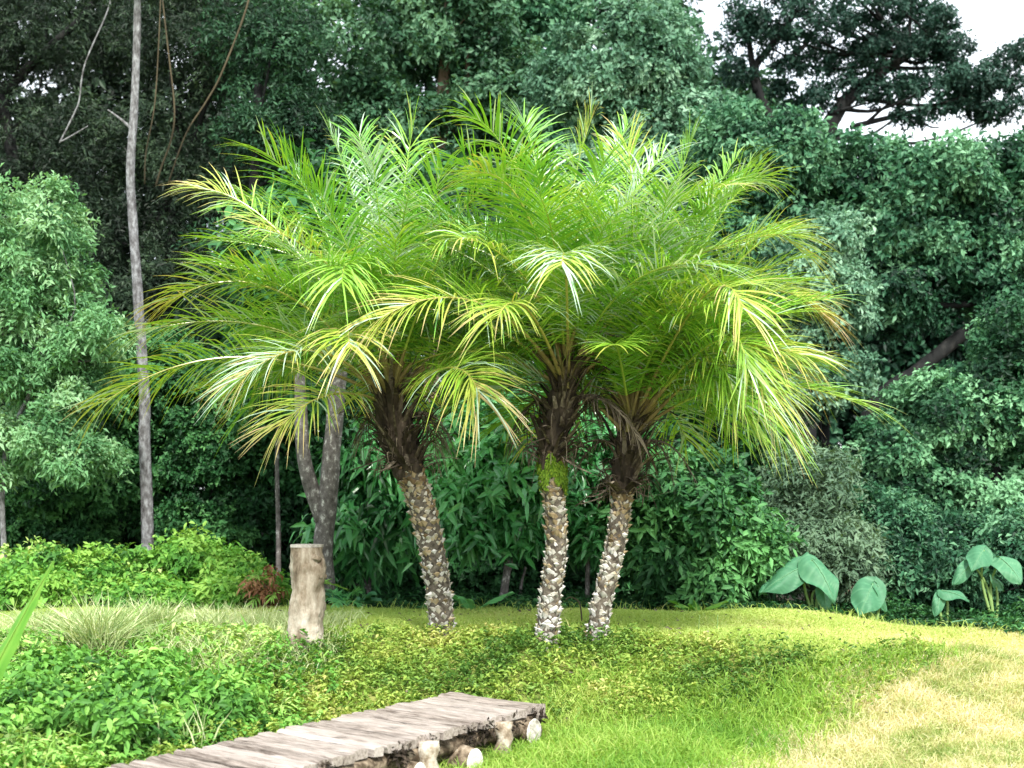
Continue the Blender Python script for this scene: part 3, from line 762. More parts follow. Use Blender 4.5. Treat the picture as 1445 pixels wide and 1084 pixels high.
def palm(label, Y, trunk, width, neck_px, heroes, nfill, seed, light_bottom=0.6, moss=False, lean=(0, 0), sides=()):
    r = np.random.default_rng(seed)
    tp = [P(a, b, Y) for a, b in trunk]
    foot = tp[0].copy()
    foot[2] = float(ground_z(foot[0], foot[1])) - 0.04
    tp[0] = foot
    root = empty('date_palm', foot)
    tag(root, label, 'palm', 'young date palms on the mound')
    n = 40
    pts = curve_pts(tp, n)
    w0, w1 = [q * 0.86 * Y / F / 2 for q in width]
    rad = np.linspace(w0, w1, n)
    rad[:4] *= np.array([1.18, 1.1, 1.05, 1.02])
    m = MB()
    tube(m, pts, rad * 0.9, 16, 0.4, bump=0.12, bump_scale=14)
    # leaf scars in a spiral: pale wedge ends over a dark core
    seg = np.linalg.norm(np.diff(pts, axis=0), axis=1)
    length = seg.sum()
    T_ = norm(np.gradient(pts, axis=0))
    N = int(length * 480)
    s = (np.arange(N) + 0.5) / N
    fi = s * (n - 1)
    i0 = fi.astype(int)
    fi = np.clip(fi + r.normal(0, 0.35, N), 0, n - 1.01)
    i0 = fi.astype(int)
    fr = (fi - i0)[:, None]
    c = pts[i0] * (1 - fr) + pts[i0 + 1] * fr
    tt = T_[i0]
    rr = np.interp(fi, np.arange(n), rad)
    th = np.arange(N) * 2.39996 + r.normal(0, 0.22, N)
    A = norm(np.cross(tt, [0, 1.0, 0]))
    Bv = np.cross(tt, A)
    o = A * np.cos(th)[:, None] + Bv * np.sin(th)[:, None]
    tg = np.cross(tt, o)
    sc = (r.uniform(0.6, 1.35, N) * np.where(r.random(N) < 0.2, 0.45, 1))[:, None]
    hw, hh = 0.021 * sc, 0.020 * sc
    ctr = c + o * (rr * 0.88)[:, None]
    apex_out = (0.010 + 0.018 * r.random(N) ** 1.5)[:, None] * sc
    pl, pr = ctr - tg * hw + tt * hh * 0.2, ctr + tg * hw + tt * hh * 0.2
    pb, pt = ctr - tt * hh * 0.9, ctr + tt * hh * 0.9
    ap = ctr + o * apex_out + tt * (0.004 + 0.024 * r.random(N))[:, None] + tg * r.normal(0, 0.010, N)[:, None]
    al, ar = ap - tg * hw * 0.35, ap + tg * hw * 0.35
    v = np.stack([pl, pr, pb, pt, al, ar], 1)
    b = np.arange(N)[:, None] * 6
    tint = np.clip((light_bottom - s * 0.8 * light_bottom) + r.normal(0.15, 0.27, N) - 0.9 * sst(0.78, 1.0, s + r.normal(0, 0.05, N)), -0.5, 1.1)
    m.add(v.reshape(-1, 3), [np.concatenate([b + [2, 5, 4], b + [0, 2, 4], b + [2, 1, 5], b + [3, 4, 5], b + [3, 0, 4], b + [3, 5, 1]])],
          np.repeat(tint, 6), 1)
    m.build('trunk', [M['palmcore'], M['peg']], root, origin=foot)
    # dark fibrous head of the trunk with old leaf bases
    top = pts[-1]
    head = np.array([P(a, b, Y) for a, b in neck_px])
    hp = curve_pts(np.vstack([pts[-6], pts[-1], head]), 16)
    hr = np.concatenate([np.linspace(w1 * 1.0, w1 * 1.35, 11), np.linspace(w1 * 1.35, w1 * 0.7, 5)])
    m = MB()
    tube(m, hp, hr, 16, 0.4, bump=0.35, bump_scale=16)
    cb = hp[12]
    for i in range(120):
        j = r.integers(4, 15)
        a = r.uniform(0, 2 * np.pi)
        o = np.array([math.cos(a), math.sin(a), 0])
        p0 = hp[j] + o * hr[j] * 0.85
        Lh = r.uniform(0.14, 0.46)
        up = r.uniform(0.2, 1.3) if j > 7 or r.random() < 0.8 else -r.uniform(0.1, 0.5)
        p1 = p0 + o * Lh * 0.35 + np.array([0, 0, up * Lh * 0.5])
        p2 = p0 + o * Lh * r.uniform(0.6, 1.0) + np.array([0, 0, up * Lh * r.uniform(0.4, 1.0)]) + r.normal(0, 0.02, 3)
        cpt = curve_pts([p0, p1, p2], 7)
        side = np.cross(o, [0, 0, 1.0])
        ww = np.linspace(0.024, 0.006, 7)[:, None] * r.uniform(0.5, 1.2)
        thick = o * 0.006
        v = np.stack([cpt - side * ww, cpt + thick + [0, 0, 0.004], cpt + side * ww, cpt - thick], 1).reshape(-1, 3)
        ii_ = np.arange(6)[:, None] * 4
        f = np.concatenate([ii_ + [q, (q + 1) % 4, 4 + (q + 1) % 4, 4 + q] for q in range(4)])
        m.add(v, [f], r.uniform(0.1, 1.25))
    # fine loose fibres
    for i in range(60):
        j = r.integers(3, 12)
        a = r.uniform(0, 2 * np.pi)
        o = np.array([math.cos(a), math.sin(a), 0])
        p0 = hp[j] + o * hr[j]
        Lh = r.uniform(0.08, 0.22)
        p1 = p0 + o * Lh * 0.5 + np.array([0, 0, r.uniform(-0.1, 0.3) * Lh])
        p2 = p1 + o * Lh * r.uniform(-0.1, 0.4) + np.array([0, 0, -Lh * r.uniform(0.2, 0.9)])
        tube(m, curve_pts([p0, p1, p2], 6), np.linspace(0.005, 0.0015, 6), 4, r.uniform(0.6, 1.4), cap=False)
    m.build('leaf_bases', M['fibre'], root, origin=foot)
    if moss:
        m = MB()
        k = 4200
        a = r.uniform(0, 2 * np.pi, k)
        z = (0.79 + 0.04 * np.sin(3 * a) + 0.03 * np.sin(7 * a + 1) + r.random(k) * 0.15) * (n - 1)
        z = np.minimum(z, n - 1.01)
        i0 = np.minimum(z.astype(int), n - 2)
        cc = pts[i0] * (1 - (z - i0))[:, None] + pts[i0 + 1] * (z - i0)[:, None]
        o = np.stack([np.cos(a), np.sin(a), np.zeros(k)], 1)
        pp = cc + o * (w1 * (r.uniform(0.98, 1.16, k) + 0.14 * (0.5 + 0.5 * np.sin(4 * a + z * 1.3)) * r.random(k)))[:, None]
        leaves(m, pp, 0.6 * o + r.normal(0, 0.6, (k, 3)) - [0, 0, 0.7], o + [0, 0, 0.6], 0.020 * r.uniform(0.6, 1.5, k), 0.011, np.clip(r.normal(0.5, 0.25, k), 0, 1), 'diamond', 0.4)
        tube(m, pts[int(0.80 * n):], w1 * 1.06, 14, 0.3, bump=0.4, bump_scale=20)
        m.build('moss', M['moss'], root, origin=foot)
    # fronds
    mats = [M['palm'], M['petiole']]
    crown = hp[13]
    cnt = 0
    for (cx_, cy_, cd), (tx, ty, td), tint, tipt in heroes:
        E = P(tx, ty, Y + td)
        C = P(cx_, cy_, Y + cd)
        E = E - norm(E - C) * 0.20
        cnt += 1
        Ln = np.linalg.norm(C - crown) + np.linalg.norm(E - C)
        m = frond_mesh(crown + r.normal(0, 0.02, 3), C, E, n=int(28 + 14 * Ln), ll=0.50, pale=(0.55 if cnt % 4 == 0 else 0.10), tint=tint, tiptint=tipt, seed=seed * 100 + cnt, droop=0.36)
        m.build('frond', mats, root, origin=foot)
    for i in range(nfill):
        if math.sin(i * 2.39996) < -0.4 and i / nfill > 0.6:
            continue
        az = i * 2.39996 + r.normal(0, 0.15)
        e = math.asin(np.clip(1.0 - 0.86 * (i + 0.5) / nfill, -1, 1))       # young upright ... old spreading
        e0 = min(R(84), e + R(28))
        Ln = r.uniform(1.5, 1.95) * (0.95 + 0.2 * math.sin(e)) * (0.86 if seed == 3 else 1.0)
        if abs(math.cos(az)) < 0.85 and e < R(42):
            e = R(42) + 0.25 * (e - R(42))
        o = np.array([math.cos(az), math.sin(az), 0])
        C = crown + (o * math.cos(e0) + np.array([0, 0, math.sin(e0)])) * Ln * 0.52
        e1 = e0 - R(r.uniform(50, 85)) - R(16) * max(0.0, math.sin(e) - 0.5)
        E = C + (o * math.cos(e1) + np.array([0, 0, math.sin(e1)])) * Ln * 0.5
        E = E + np.array([lean[0], 0, lean[1]])
        old = i / nfill
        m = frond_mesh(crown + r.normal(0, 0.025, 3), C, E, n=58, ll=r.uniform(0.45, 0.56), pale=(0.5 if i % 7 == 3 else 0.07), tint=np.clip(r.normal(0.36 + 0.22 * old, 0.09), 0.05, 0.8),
                       tiptint=r.uniform(0.0, 0.28), seed=seed * 100 + 50 + i, droop=r.uniform(0.12, 0.42))
        m.build('frond', mats, root, origin=foot)
    for i, az in enumerate(sides):                        # spreading side fronds that round off the crown
        e0 = R(r.uniform(48, 78))
        Ln = r.uniform(1.55, 1.8)
        o = np.array([math.cos(az), math.sin(az), 0])
        C = crown + (o * math.cos(e0) + np.array([0, 0, math.sin(e0)])) * Ln * 0.5
        e1 = e0 - R(r.uniform(70, 112))
        E = C + (o * math.cos(e1) + np.array([0, 0, math.sin(e1)])) * Ln * 0.5
        m = frond_mesh(crown + r.normal(0, 0.025, 3), C, E, n=52, ll=r.uniform(0.42, 0.5), tint=r.uniform(0.35, 0.62), tiptint=r.uniform(0.05, 0.3),
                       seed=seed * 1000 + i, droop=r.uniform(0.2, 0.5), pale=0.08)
        m.build('frond', mats, root, origin=foot)
    for i in range(5):
        az = r.uniform(-0.5, 3.6)
        o = np.array([math.cos(az), math.sin(az) * 0.7, 0])
        Ln = r.uniform(0.25, 0.45)
        bse = hp[11] + o * w1
        m = frond_mesh(bse, bse + o * Ln * 0.6 + [0, 0, 0.12], bse + o * Ln * r.uniform(0.7, 1.1) - [0, 0, Ln * r.uniform(0.1, 0.6)], n=12, ll=0.16, tint=r.uniform(0.2, 0.6), tiptint=0.3,
                       seed=seed * 100 + 90 + i, w=0.012, droop=0.9)
        m.build('dead_frond', [M['deadfrond'], M['fibre']], root, origin=foot)
    return root


palm('date palm with a thick trunk leaning left, nearest the cut post', 9.45,
     [(626, 882), (614, 800), (594, 710), (572, 650)], (44, 46), [(556, 600), (549, 545)],
     [((330, 440, -0.3), (112, 592, -0.5), 0.62, 0.15), ((400, 270, 0.2), (240, 265, 0.1), 0.5, 0.45), ((400, 330, -0.4), (205, 445, -0.6), 0.6, 0.25),
      ((450, 440, -1.0), (312, 560, -1.3), 0.7, 0.3), ((460, 530, -0.6), (372, 630, -0.8), 0.72, 0.15), ((490, 300, -1.0), (480, 430, -1.5), 0.5, 0.1),
      ((650, 470, -0.9), (690, 600, -1.1), 0.62, 0.3), ((520, 300, 0.2), (450, 155, 0.2), 0.35, 0.05), ((560, 300, 0.3), (590, 140, 0.3), 0.42, 0.2),
      ((480, 420, -1.1), (500, 520, -1.6), 0.68, 0.15), ((460, 300, 0.3), (380, 190, 0.3), 0.38, 0.0),
      ((540, 330, -0.5), (520, 180, -0.9), 0.34, 0.1), ((500, 340, -0.5), (420, 230, -0.8), 0.36, 0.1), ((590, 330, -0.4), (640, 200, -0.7), 0.4, 0.15), ((610, 360, -0.6), (650, 330, -1.3), 0.5, 0.1),
      ((470, 360, -0.2), (330, 330, -0.3), 0.45, 0.1), ((530, 300, 0.6), (500, 160, 0.9), 0.3, 0.1)],
     50, 1, light_bottom=0.65, lean=(-0.05, 0), sides=(3.4, 3.0, 2.6, 3.7, 3.2))
palm('date palm with a moss-wrapped neck, in the middle of the three', 9.2,
     [(770, 905), (776, 850), (785, 770), (781, 690), (778, 640)], (38, 36), [(790, 580), (800, 520)],
     [((790, 280, 0.2), (850, 130, 0.1), 0.5, 0.35), ((760, 220, -0.3), (635, 145, -0.6), 0.42, 0.15), ((760, 200, 0.4), (720, 150, 0.6), 0.3, 0.1),
      ((800, 300, -1.1), (790, 400, -1.7), 0.62, 0.1), ((690, 360, -0.9), (500, 470, -1.2), 0.68, 0.2), ((740, 380, -1.1), (690, 470, -1.6), 0.62, 0.2),
      ((760, 230, -0.5), (640, 250, -1.0), 0.55, 0.2), ((850, 300, -0.8), (960, 200, -0.5), 0.42, 0.15),
      ((820, 300, -0.5), (870, 190, -0.9), 0.36, 0.2), ((770, 300, -0.5), (750, 210, -1.0), 0.36, 0.1), ((830, 280, 0.5), (900, 150, 0.9), 0.35, 0.15)],
     52, 2, light_bottom=0.8, moss=True)
palm('date palm with a slim trunk leaning right, farthest from the cut post', 9.35,
     [(840, 895), (850, 850), (866, 780), (877, 710), (879, 690)], (36, 33), [(884, 640), (893, 590)],
     [((1040, 330, -0.2), (1190, 470, -0.1), 0.6, 0.4), ((1010, 320, -0.9), (1060, 470, -1.4), 0.62, 0.2), ((1040, 400, -0.6), (1100, 620, -0.8), 0.6, 0.25),
      ((1000, 250, 0.2), (1090, 270, 0.2), 0.42, 0.3), ((950, 260, 0.2), (990, 170, 0.1), 0.42, 0.1), ((1050, 380, 0.3), (1150, 560, 0.4), 0.62, 0.35),
      ((1040, 400, -0.9), (1060, 560, -1.2), 0.5, 0.15), ((1050, 260, 0.1), (1150, 380, 0.1), 0.55, 0.3), ((900, 300, 0.0), (880, 170, 0.0), 0.48, 0.3),
      ((960, 320, -0.5), (1040, 260, -0.9), 0.42, 0.2), ((980, 330, 0.3), (1080, 210, 0.5), 0.4, 0.2), ((930, 320, -0.6), (950, 240, -1.2), 0.4, 0.1),
      ((1010, 260, 0.0), (1110, 250, 0.0), 0.45, 0.2), ((1050, 300, -0.3), (1160, 350, -0.4), 0.5, 0.3), ((1070, 350, 0.1), (1165, 460, 0.1), 0.55, 0.35),
      ((1050, 430, -0.4), (1120, 600, -0.6), 0.62, 0.3), ((1010, 440, -0.6), (1045, 600, -0.8), 0.52, 0.15), ((990, 280, 0.4), (1060, 200, 0.6), 0.4, 0.2)],
     50, 3, light_bottom=0.85, lean=(0.12, 0), sides=(-0.9, -0.6, -0.35, -0.1, 0.1, 0.3, 0.55, 0.8, -0.5, 0.0, -0.75, 0.2))


# ------------------------------------------------------------------ cut post
def cut_post():
    Y = 9.2
    foot = P(432, 905, Y)
    foot[2] = float(ground_z(foot[0], Y)) - 0.05
    top = P(434, 772, Y)
    root = empty('cut_post', foot)
    tag(root, 'weathered tree stump post with a knotted side standing left of the palms', 'post')
    n, s = 40, 28
    zz = np.linspace(foot[2], top[2], n)
    h = (zz - zz[0]) / (zz[-1] - zz[0])
    xx = np.interp(h, [0, 0.3, 0.7, 1], [-0.012, -0.006, 0.006, 0.0]) + foot[0]
    rad = np.interp(h, [0, 0.1, 0.55, 0.8, 1], [0.128, 0.122, 0.108, 0.112, 0.104])
    th = np.linspace(0, 2 * np.pi, s, endpoint=False)
    v = np.zeros((n, s, 3))
    for i in range(n):
        for j in range(s):
            r_ = rad[i] * (1 + 0.07 * math.sin(3 * th[j] + 1) + 0.05 * math.sin(7 * th[j] + h[i] * 2))
            q = Vector((math.cos(th[j]) * 2.5, math.sin(th[j]) * 2.5, h[i] * 5))
            r_ *= 1 + 0.18 * noise.noise(q) + 0.10 * noise.noise(q * 3.3) + 0.07 * noise.noise(q * 8.0)
            dk = ((math.atan2(math.sin(th[j] + 0.55), math.cos(th[j] + 0.55))) / 0.45) ** 2 + ((h[i] - 0.78) / 0.13) ** 2
            r_ += 0.045 * math.exp(-dk)
            v[i, j] = (xx[i] + math.cos(th[j]) * r_, Y + math.sin(th[j]) * r_, zz[i])
    i = np.arange(n - 1)[:, None] * s
    j = np.arange(s)[None]
    k = (j + 1) % s
    m = MB()
    tint = 0.55 + 0.25 * np.sin(np.repeat(h, s) * 4 + 1) - 0.9 * np.exp(-((np.repeat(h, s) - 0.16) / 0.08) ** 2) * np.tile((np.sin(th * 2 - 0.4) > 0.2) * 1.0, n)
    m.add(v.reshape(-1, 3), [np.stack([i + j, i + k, i + s + k, i + s + j], -1).reshape(-1, 4)], tint)
    m.build('trunk', M['oldwood'], root, smooth=True, origin=foot)
    m = MB()
    rim = v[-1].copy()
    ctr = rim.mean(0)
    a = rim + (ctr - rim) * -0.02
    b2 = a + [0, 0, 0.018]
    c2 = ctr + (rim - ctr) * 0.6 + [0, 0, 0.02]
    vv = np.vstack([a, b2, c2, ctr[None] + [0, 0, 0.021]])
    q1 = np.stack([np.arange(s), (np.arange(s) + 1) % s, s + (np.arange(s) + 1) % s, s + np.arange(s)], 1)
    t1 = np.stack([2 * s + np.arange(s), 2 * s + (np.arange(s) + 1) % s, np.full(s, 3 * s)], 1)
    m.add(vv, [q1, q1 + s, t1], 0.5)
    m.build('cut_top', M['cutwood'], root, origin=foot)
    m = MB()
    for (a_, z_, r_) in ((-0.45, 0.83, 0.05), (-0.85, 0.90, 0.034), (-0.25, 0.74, 0.04), (-0.6, 0.74, 0.03)):
        c = np.array([xx[-1] + math.cos(a_) * 0.115, Y + math.sin(a_) * 0.115, zz[0] + z_ * (zz[-1] - zz[0])])
        d = np.array([math.cos(a_), math.sin(a_), 0.1])
        tube(m, np.stack([c - d * 0.03, c, c + d * 0.02, c + d * 0.032]), np.array([1.1, 1.0, 0.75, 0.3]) * r_, 14, 0.3, bump=0.9, bump_scale=26)
    m.build('knot', M['oldwood'], root, smooth=True, origin=foot)


cut_post()


# ------------------------------------------------------------------ boardwalk
def boardwalk():
    A = np.array([-0.335, 8.235])
    u = norm(np.array([-1.436, -2.26]))
    w = norm(np.array([0.549, -0.47]))
    width, top = 0.72, 0.40
    root = empty('boardwalk', (A[0], A[1], 0.3))
    tag(root, 'low grey plank boardwalk on logs ending below the palms', 'boardwalk')
    r = np.random.default_rng(5)
    m = MB()
    s = 0.0
    axis = math.atan2(w[1], w[0])
    i = 0
    while s < 4.6:
        pw = r.uniform(0.065, 0.105)
        yaw = r.normal(0, 0.014)
        wv = np.array([math.cos(axis + yaw), math.sin(axis + yaw)])
        uv = np.array([-wv[1], wv[0]]) * -1 if np.dot([-wv[1], wv[0]], u) < 0 else np.array([-wv[1], wv[0]])
        a0, a1 = -r.uniform(0.0, 0.035), width + r.uniform(-0.03, 0.035)
        th = 0.045 if i else 0.085
        z = top + r.normal(0, 0.0022)
        nn = 12
        for q in range(1):
            xs_ = np.linspace(a0, a1, nn)
            prof = np.array([[0.004, -th], [0.0, -0.010], [0.008, 0.0], [pw * 0.5, 0.003 * r.normal()], [pw - 0.014, 0.0], [pw - 0.006, -0.010], [pw - 0.010, -th]])
            jit = r.normal(0, 0.0025, (nn, len(prof), 2))
            sag = r.normal(0, 0.004) * np.sin(np.linspace(0, np.pi, nn))
            o2 = A + u * s
            v = np.zeros((nn, len(prof), 3))
            pu = prof[None, :, 0] + jit[..., 0]
            v[..., 0] = o2[0] + wv[0] * xs_[:, None] + uv[0] * pu
            v[..., 1] = o2[1] + wv[1] * xs_[:, None] + uv[1] * pu
            v[..., 2] = z + prof[None, :, 1] + jit[..., 1] * 0.7 + sag[:, None]
            c = len(prof)
            ii_ = np.arange(nn - 1)[:, None] * c
            jj = np.arange(c)[None]
            kk = (jj + 1) % c
            # planks share one object-space grain: local x along the plank
            m.add(v.reshape(-1, 3), [np.stack([ii_ + jj, ii_ + kk, ii_ + c + kk, ii_ + c + jj], -1).reshape(-1, 4)[:, ::-1],
                                     np.arange(c)[None], (np.arange(c) + (nn - 1) * c)[None, ::-1]], np.clip(r.normal(0.5, 0.16), 0, 1))
        s += pw + r.uniform(0.010, 0.022)
        i += 1
    deck = m.build('deck', M['plank'], root)
    # grain follows the planks: rotate the object and counter-rotate the mesh
    from mathutils import Matrix
    base = Vector((A[0], A[1], 0.3))
    rot = Matrix.Rotation(axis, 4, 'Z')
    deck.data.transform(rot.inverted() @ Matrix.Translation(-base) @ Matrix.Translation(Vector((0, 0, 0))))
    deck.matrix_local = rot
    A3 = np.array([A[0], A[1], 0.0])
    u3, w3 = np.array([u[0], u[1], 0]), np.array([w[0], w[1], 0])

    def pt(s_, t_, z_):
        return A3 + u3 * s_ + w3 * t_ + np.array([0, 0, z_])
    o0 = np.array([A[0], A[1], 0.3])
    for t_ in (width - 0.06, 0.08):
        m = MB()
        q = np.array([pt(s_, t_ + r.normal(0, 0.008), top - 0.10 + r.normal(0, 0.006)) for s_ in np.linspace(0.10, 4.5, 26)])
        tube(m, q, 0.046 * r.uniform(0.85, 1.2, 26), 10, 0.25, bump=0.4, bump_scale=9)
        for s_ in r.uniform(0.1, 3.2, 16 if t_ > 0.3 else 0):
            k = 45
            pp = np.array([pt(s_, width + 0.012, top - 0.055)]) + r.normal(0, 0.02, (k, 3)) * [1, 1, 1.2]
            leaves(m, pp, r.normal(0, 1, (k, 3)), r.normal(0, 1, (k, 3)), 0.035, 0.016, r.uniform(0, 0.5, k), 'diamond', mi=1)
        m.build('bearer_log', [M['log'], M['fibre']], root, smooth=True, origin=o0)
    for s_, t_, rr, tint in ((0.50, width + 0.01, 0.044, 0.75), (1.18, width + 0.0, 0.06, 0.85), (0.80, 0.1, 0.05, 0.4), (2.2, 0.1, 0.05, 0.4), (2.0, width - 0.03, 0.05, 0.6), (3.2, width - 0.03, 0.05, 0.5)):
        m = MB()
        q = np.array([pt(s_, t_, z_) for z_ in np.linspace(0.02, top - 0.03, 9)])
        tube(m, q, rr * np.linspace(1.2, 0.95, 9), 14, tint * 0.8, bump=0.6, bump_scale=16)
        m.build('support_post', M['log'], root, smooth=True, origin=o0)
    # cross logs with sawn ends showing at the side
    for s_, rr, z_, ext, tint in ((0.86, 0.072, 0.215, 0.07, 0.9), (0.20, 0.075, 0.27, 0.02, 0.5), (1.32, 0.05, 0.24, 0.05, 0.8)):
        m = MB()
        q = np.array([pt(s_, t_, z_) for t_ in np.linspace(0.0, width + ext, 12)])
        tube(m, q, rr, 16, tint * 0.4, bump=0.4, bump_scale=12)
        lg = m.build('cross_log', M['log'], root, smooth=True, origin=o0)
        m = MB()
        e = pt(s_, width + ext + 0.004, z_)
        th = np.linspace(0, 2 * np.pi, 20, endpoint=False)
        ring = lambda f, off: e + w3 * off + (u3 * np.cos(th)[:, None] + np.array([0, 0, 1.0]) * np.sin(th)[:, None]) * rr * f
        vv = np.vstack([ring(1.02, 0), ring(0.97, 0.006), ring(0.5, 0.008), (e + w3 * 0.008)[None]])
        qd = np.stack([np.arange(20), (np.arange(20) + 1) % 20, 20 + (np.arange(20) + 1) % 20, 20 + np.arange(20)], 1)
        m.add(vv, [qd, qd + 20, np.stack([40 + np.arange(20), 40 + (np.arange(20) + 1) % 20, np.full(20, 60)], 1)], tint)
        m.build('sawn_end', M['logend'], lg, origin=o0)


boardwalk()


# ------------------------------------------------------------------ elephant ears and other single plants
def big_leaf(p0, D, N, L, W, tint, cup=0.25, droop=0.35, heart=0.22, nu=26, nv=13, wave=0.09, seed=0):
    r = np.random.default_rng(seed)
    D, N = norm(np.asarray(D, float)), np.asarray(N, float)
    S = norm(np.cross(D, N))
    N = np.cross(S, D)
    u = np.linspace(0, 1, nu)
    prof = np.sin(np.pi * np.clip(u, 0.0, 1) ** 0.62) ** 0.75
    prof[-1] = 0.02
    v = np.linspace(-1, 1, nv)
    U, V = np.meshgrid(u, v, indexing='ij')
    wv = prof[:, None] * V * W * 0.5
    back = -heart * L * np.abs(V) ** 1.3 * np.clip(1 - U * 2.2, 0, 1)
    h = -cup * W * 0.5 * (np.abs(V) ** 1.5) * prof[:, None] - droop * L * U ** 2 + wave * L * np.sin(V * 3 + U * 7 + r.uniform(0, 6)) * np.abs(V)
    vein = np.clip(np.cos(U * 34 - np.abs(V) * 9), 0, 1) ** 6
    h -= 0.02 * L * vein * (1 - 0.5 * np.abs(V))
    pts = np.asarray(p0) + D * (U * L + back)[..., None] + S * wv[..., None] + N * h[..., None]
    i = np.arange(nu - 1)[:, None] * nv + np.arange(nv - 1)[None]
    m = MB()
    m.add(pts.reshape(-1, 3), [np.stack([i, i + 1, i + nv + 1, i + nv], -1).reshape(-1, 4)],
          np.clip(tint + 0.35 * (np.abs(V) < 0.1) + 0.3 * vein + r.normal(0, 0.06, V.shape), 0, 1).ravel())
    mid = pts[:, nv // 2] + N * 0.004
    tube(m, mid, np.linspace(0.006, 0.001, nu), 5, 0.95)
    return m


def ear_plant(label, px, Y, lvs, seed, cat='plant'):
    foot = P(px, 860, Y)
    foot[2] = float(ground_z(foot[0], Y)) - 0.03
    root = empty('elephant_ear_plant', foot)
    tag(root, label, cat, 'elephant ear plants along the lawn edge')
    for i, (bx, by, tx, ty, W, nd, dy) in enumerate(lvs):
        p0, p1 = P(bx, by, Y), P(tx, ty, Y + dy)
        L = np.linalg.norm(p1 - p0)
        m = big_leaf(p0, p1 - p0 + [0, 0, 0.25 * L], nd, L * 1.0, 0.88 * W * Y / F, 0.4 + 0.1 * i, seed=seed + i)
        m.build('leaf', M['taro'], root, smooth=True, origin=foot)
        m = MB()
        mid = (foot + p0) / 2 + np.array([0.05 * (1 if i % 2 else -1), 0.05, 0.08])
        tube(m, curve_pts([foot, mid, p0], 10), np.linspace(0.016, 0.008, 10), 7, 0.5)
        m.build('petiole', M['stemgreen'], root, smooth=True, origin=foot)


ear_plant('elephant ear plant with two huge pale leaves left of the others', 1150, 11.8,
          [(1138, 798, 1080, 838, 50, (-0.2, -0.7, 0.7), -0.15), (1146, 790, 1178, 842, 58, (0.25, -0.75, 0.6), -0.25), (1162, 828, 1166, 862, 28, (0, -0.9, 0.4), -0.1)], 200)
ear_plant('elephant ear plant with one low rounded leaf beside the two huge leaves', 1235, 11.8,
          [(1232, 824, 1218, 866, 52, (-0.1, -0.8, 0.6), -0.2), (1238, 826, 1255, 860, 26, (0.5, -0.6, 0.5), -0.05), (1222, 840, 1200, 862, 26, (-0.5, -0.6, 0.5), 0.1)], 210)
ear_plant('elephant ear plant with small raised leaves near the right edge', 1405, 12.2,
          [(1388, 776, 1376, 803, 40, (-0.1, -0.8, 0.7), -0.15), (1372, 794, 1350, 824, 26, (-0.3, -0.8, 0.5), -0.1), (1412, 788, 1440, 818, 48, (0.2, -0.8, 0.6), -0.2), (1400, 815, 1424, 838, 24, (0.3, -0.7, 0.5), 0.1)], 220)
ear_plant('elephant ear plant with a flat leaf close to the lawn edge', 1335, 12.0,
          [(1330, 834, 1366, 846, 30, (0.1, -0.5, 0.85), -0.1), (1328, 838, 1322, 868, 20, (-0.2, -0.8, 0.4), -0.1)], 230)


def arching_plant(name, label, cat, px, Y, n, L, W, mat, seed, spread=1.0, kids='leaf', tint=0.5, drop=0.5, az=None):
    """A clump of long strap leaves, each a part."""
    r = np.random.default_rng(seed)
    foot = P(px, 860, Y)
    foot[2] = float(ground_z(foot[0], Y)) - 0.03
    root = empty(name, foot)
    tag(root, label, cat)
    for i in range(n):
        a = r.uniform(0, 6.28) if az is None else az[i % len(az)]
        o = np.array([math.cos(a), math.sin(a), 0]) * spread
        ln = L * r.uniform(0.7, 1.1)
        m = big_leaf(foot, norm(o * 0.8 + [0, 0, 1.1]), norm(-o + [0, 0, 0.6]), ln, W, np.clip(tint + r.normal(0, 0.15), 0, 1), cup=0.4, droop=drop, heart=0, nu=16, nv=5, seed=seed + i)
        m.build(kids, mat, root, smooth=True, origin=foot)


arching_plant('strap_leaf_plant', 'plant with broad upright strap leaves at the lawn edge right of the palms', 'plant', 985, 11.3, 6, 0.26, 0.06, M['bright'], 300, tint=0.3)
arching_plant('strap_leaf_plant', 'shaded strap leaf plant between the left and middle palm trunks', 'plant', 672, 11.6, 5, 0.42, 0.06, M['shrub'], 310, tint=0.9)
arching_plant('strap_leaf_plant', 'drooping bluish leaf plant in shade right of the forked trunk', 'plant', 505, 11.6, 5, 0.5, 0.07, M['taro'], 320, tint=0.2, drop=0.7)
arching_plant('strap_leaf_plant', 'pale drooping leaf plant at the lower right edge of the wood', 'plant', 1420, 11.8, 9, 0.34, 0.05, M['taro'], 330, tint=0.6, drop=0.9)
foot = P(-98, 1113, 6.2)
foot[2] = float(ground_z(foot[0], foot[1])) - 0.03
root = tag(empty('sword_leaf_plant', foot), 'big sword shaped leaf plant reaching in at the left edge', 'plant')
for i, (tx, ty, ty_) in enumerate([(69, 792, 6.05), (-120, 760, 6.4), (-200, 840, 6.1), (-60, 900, 5.8), (-170, 930, 5.7)]):
    e = P(tx, ty, ty_)
    m = big_leaf(foot, e - foot, (-0.35, -0.9, 0.2) if i == 0 else norm(foot - e + [0, 0, 2.5]), np.linalg.norm(e - foot), 0.11, 0.45, cup=0.3, droop=0.02, heart=0, nu=18, nv=5, wave=0.0, seed=340 + i)
    m.build('leaf', M['bright'], root, smooth=True, origin=foot)


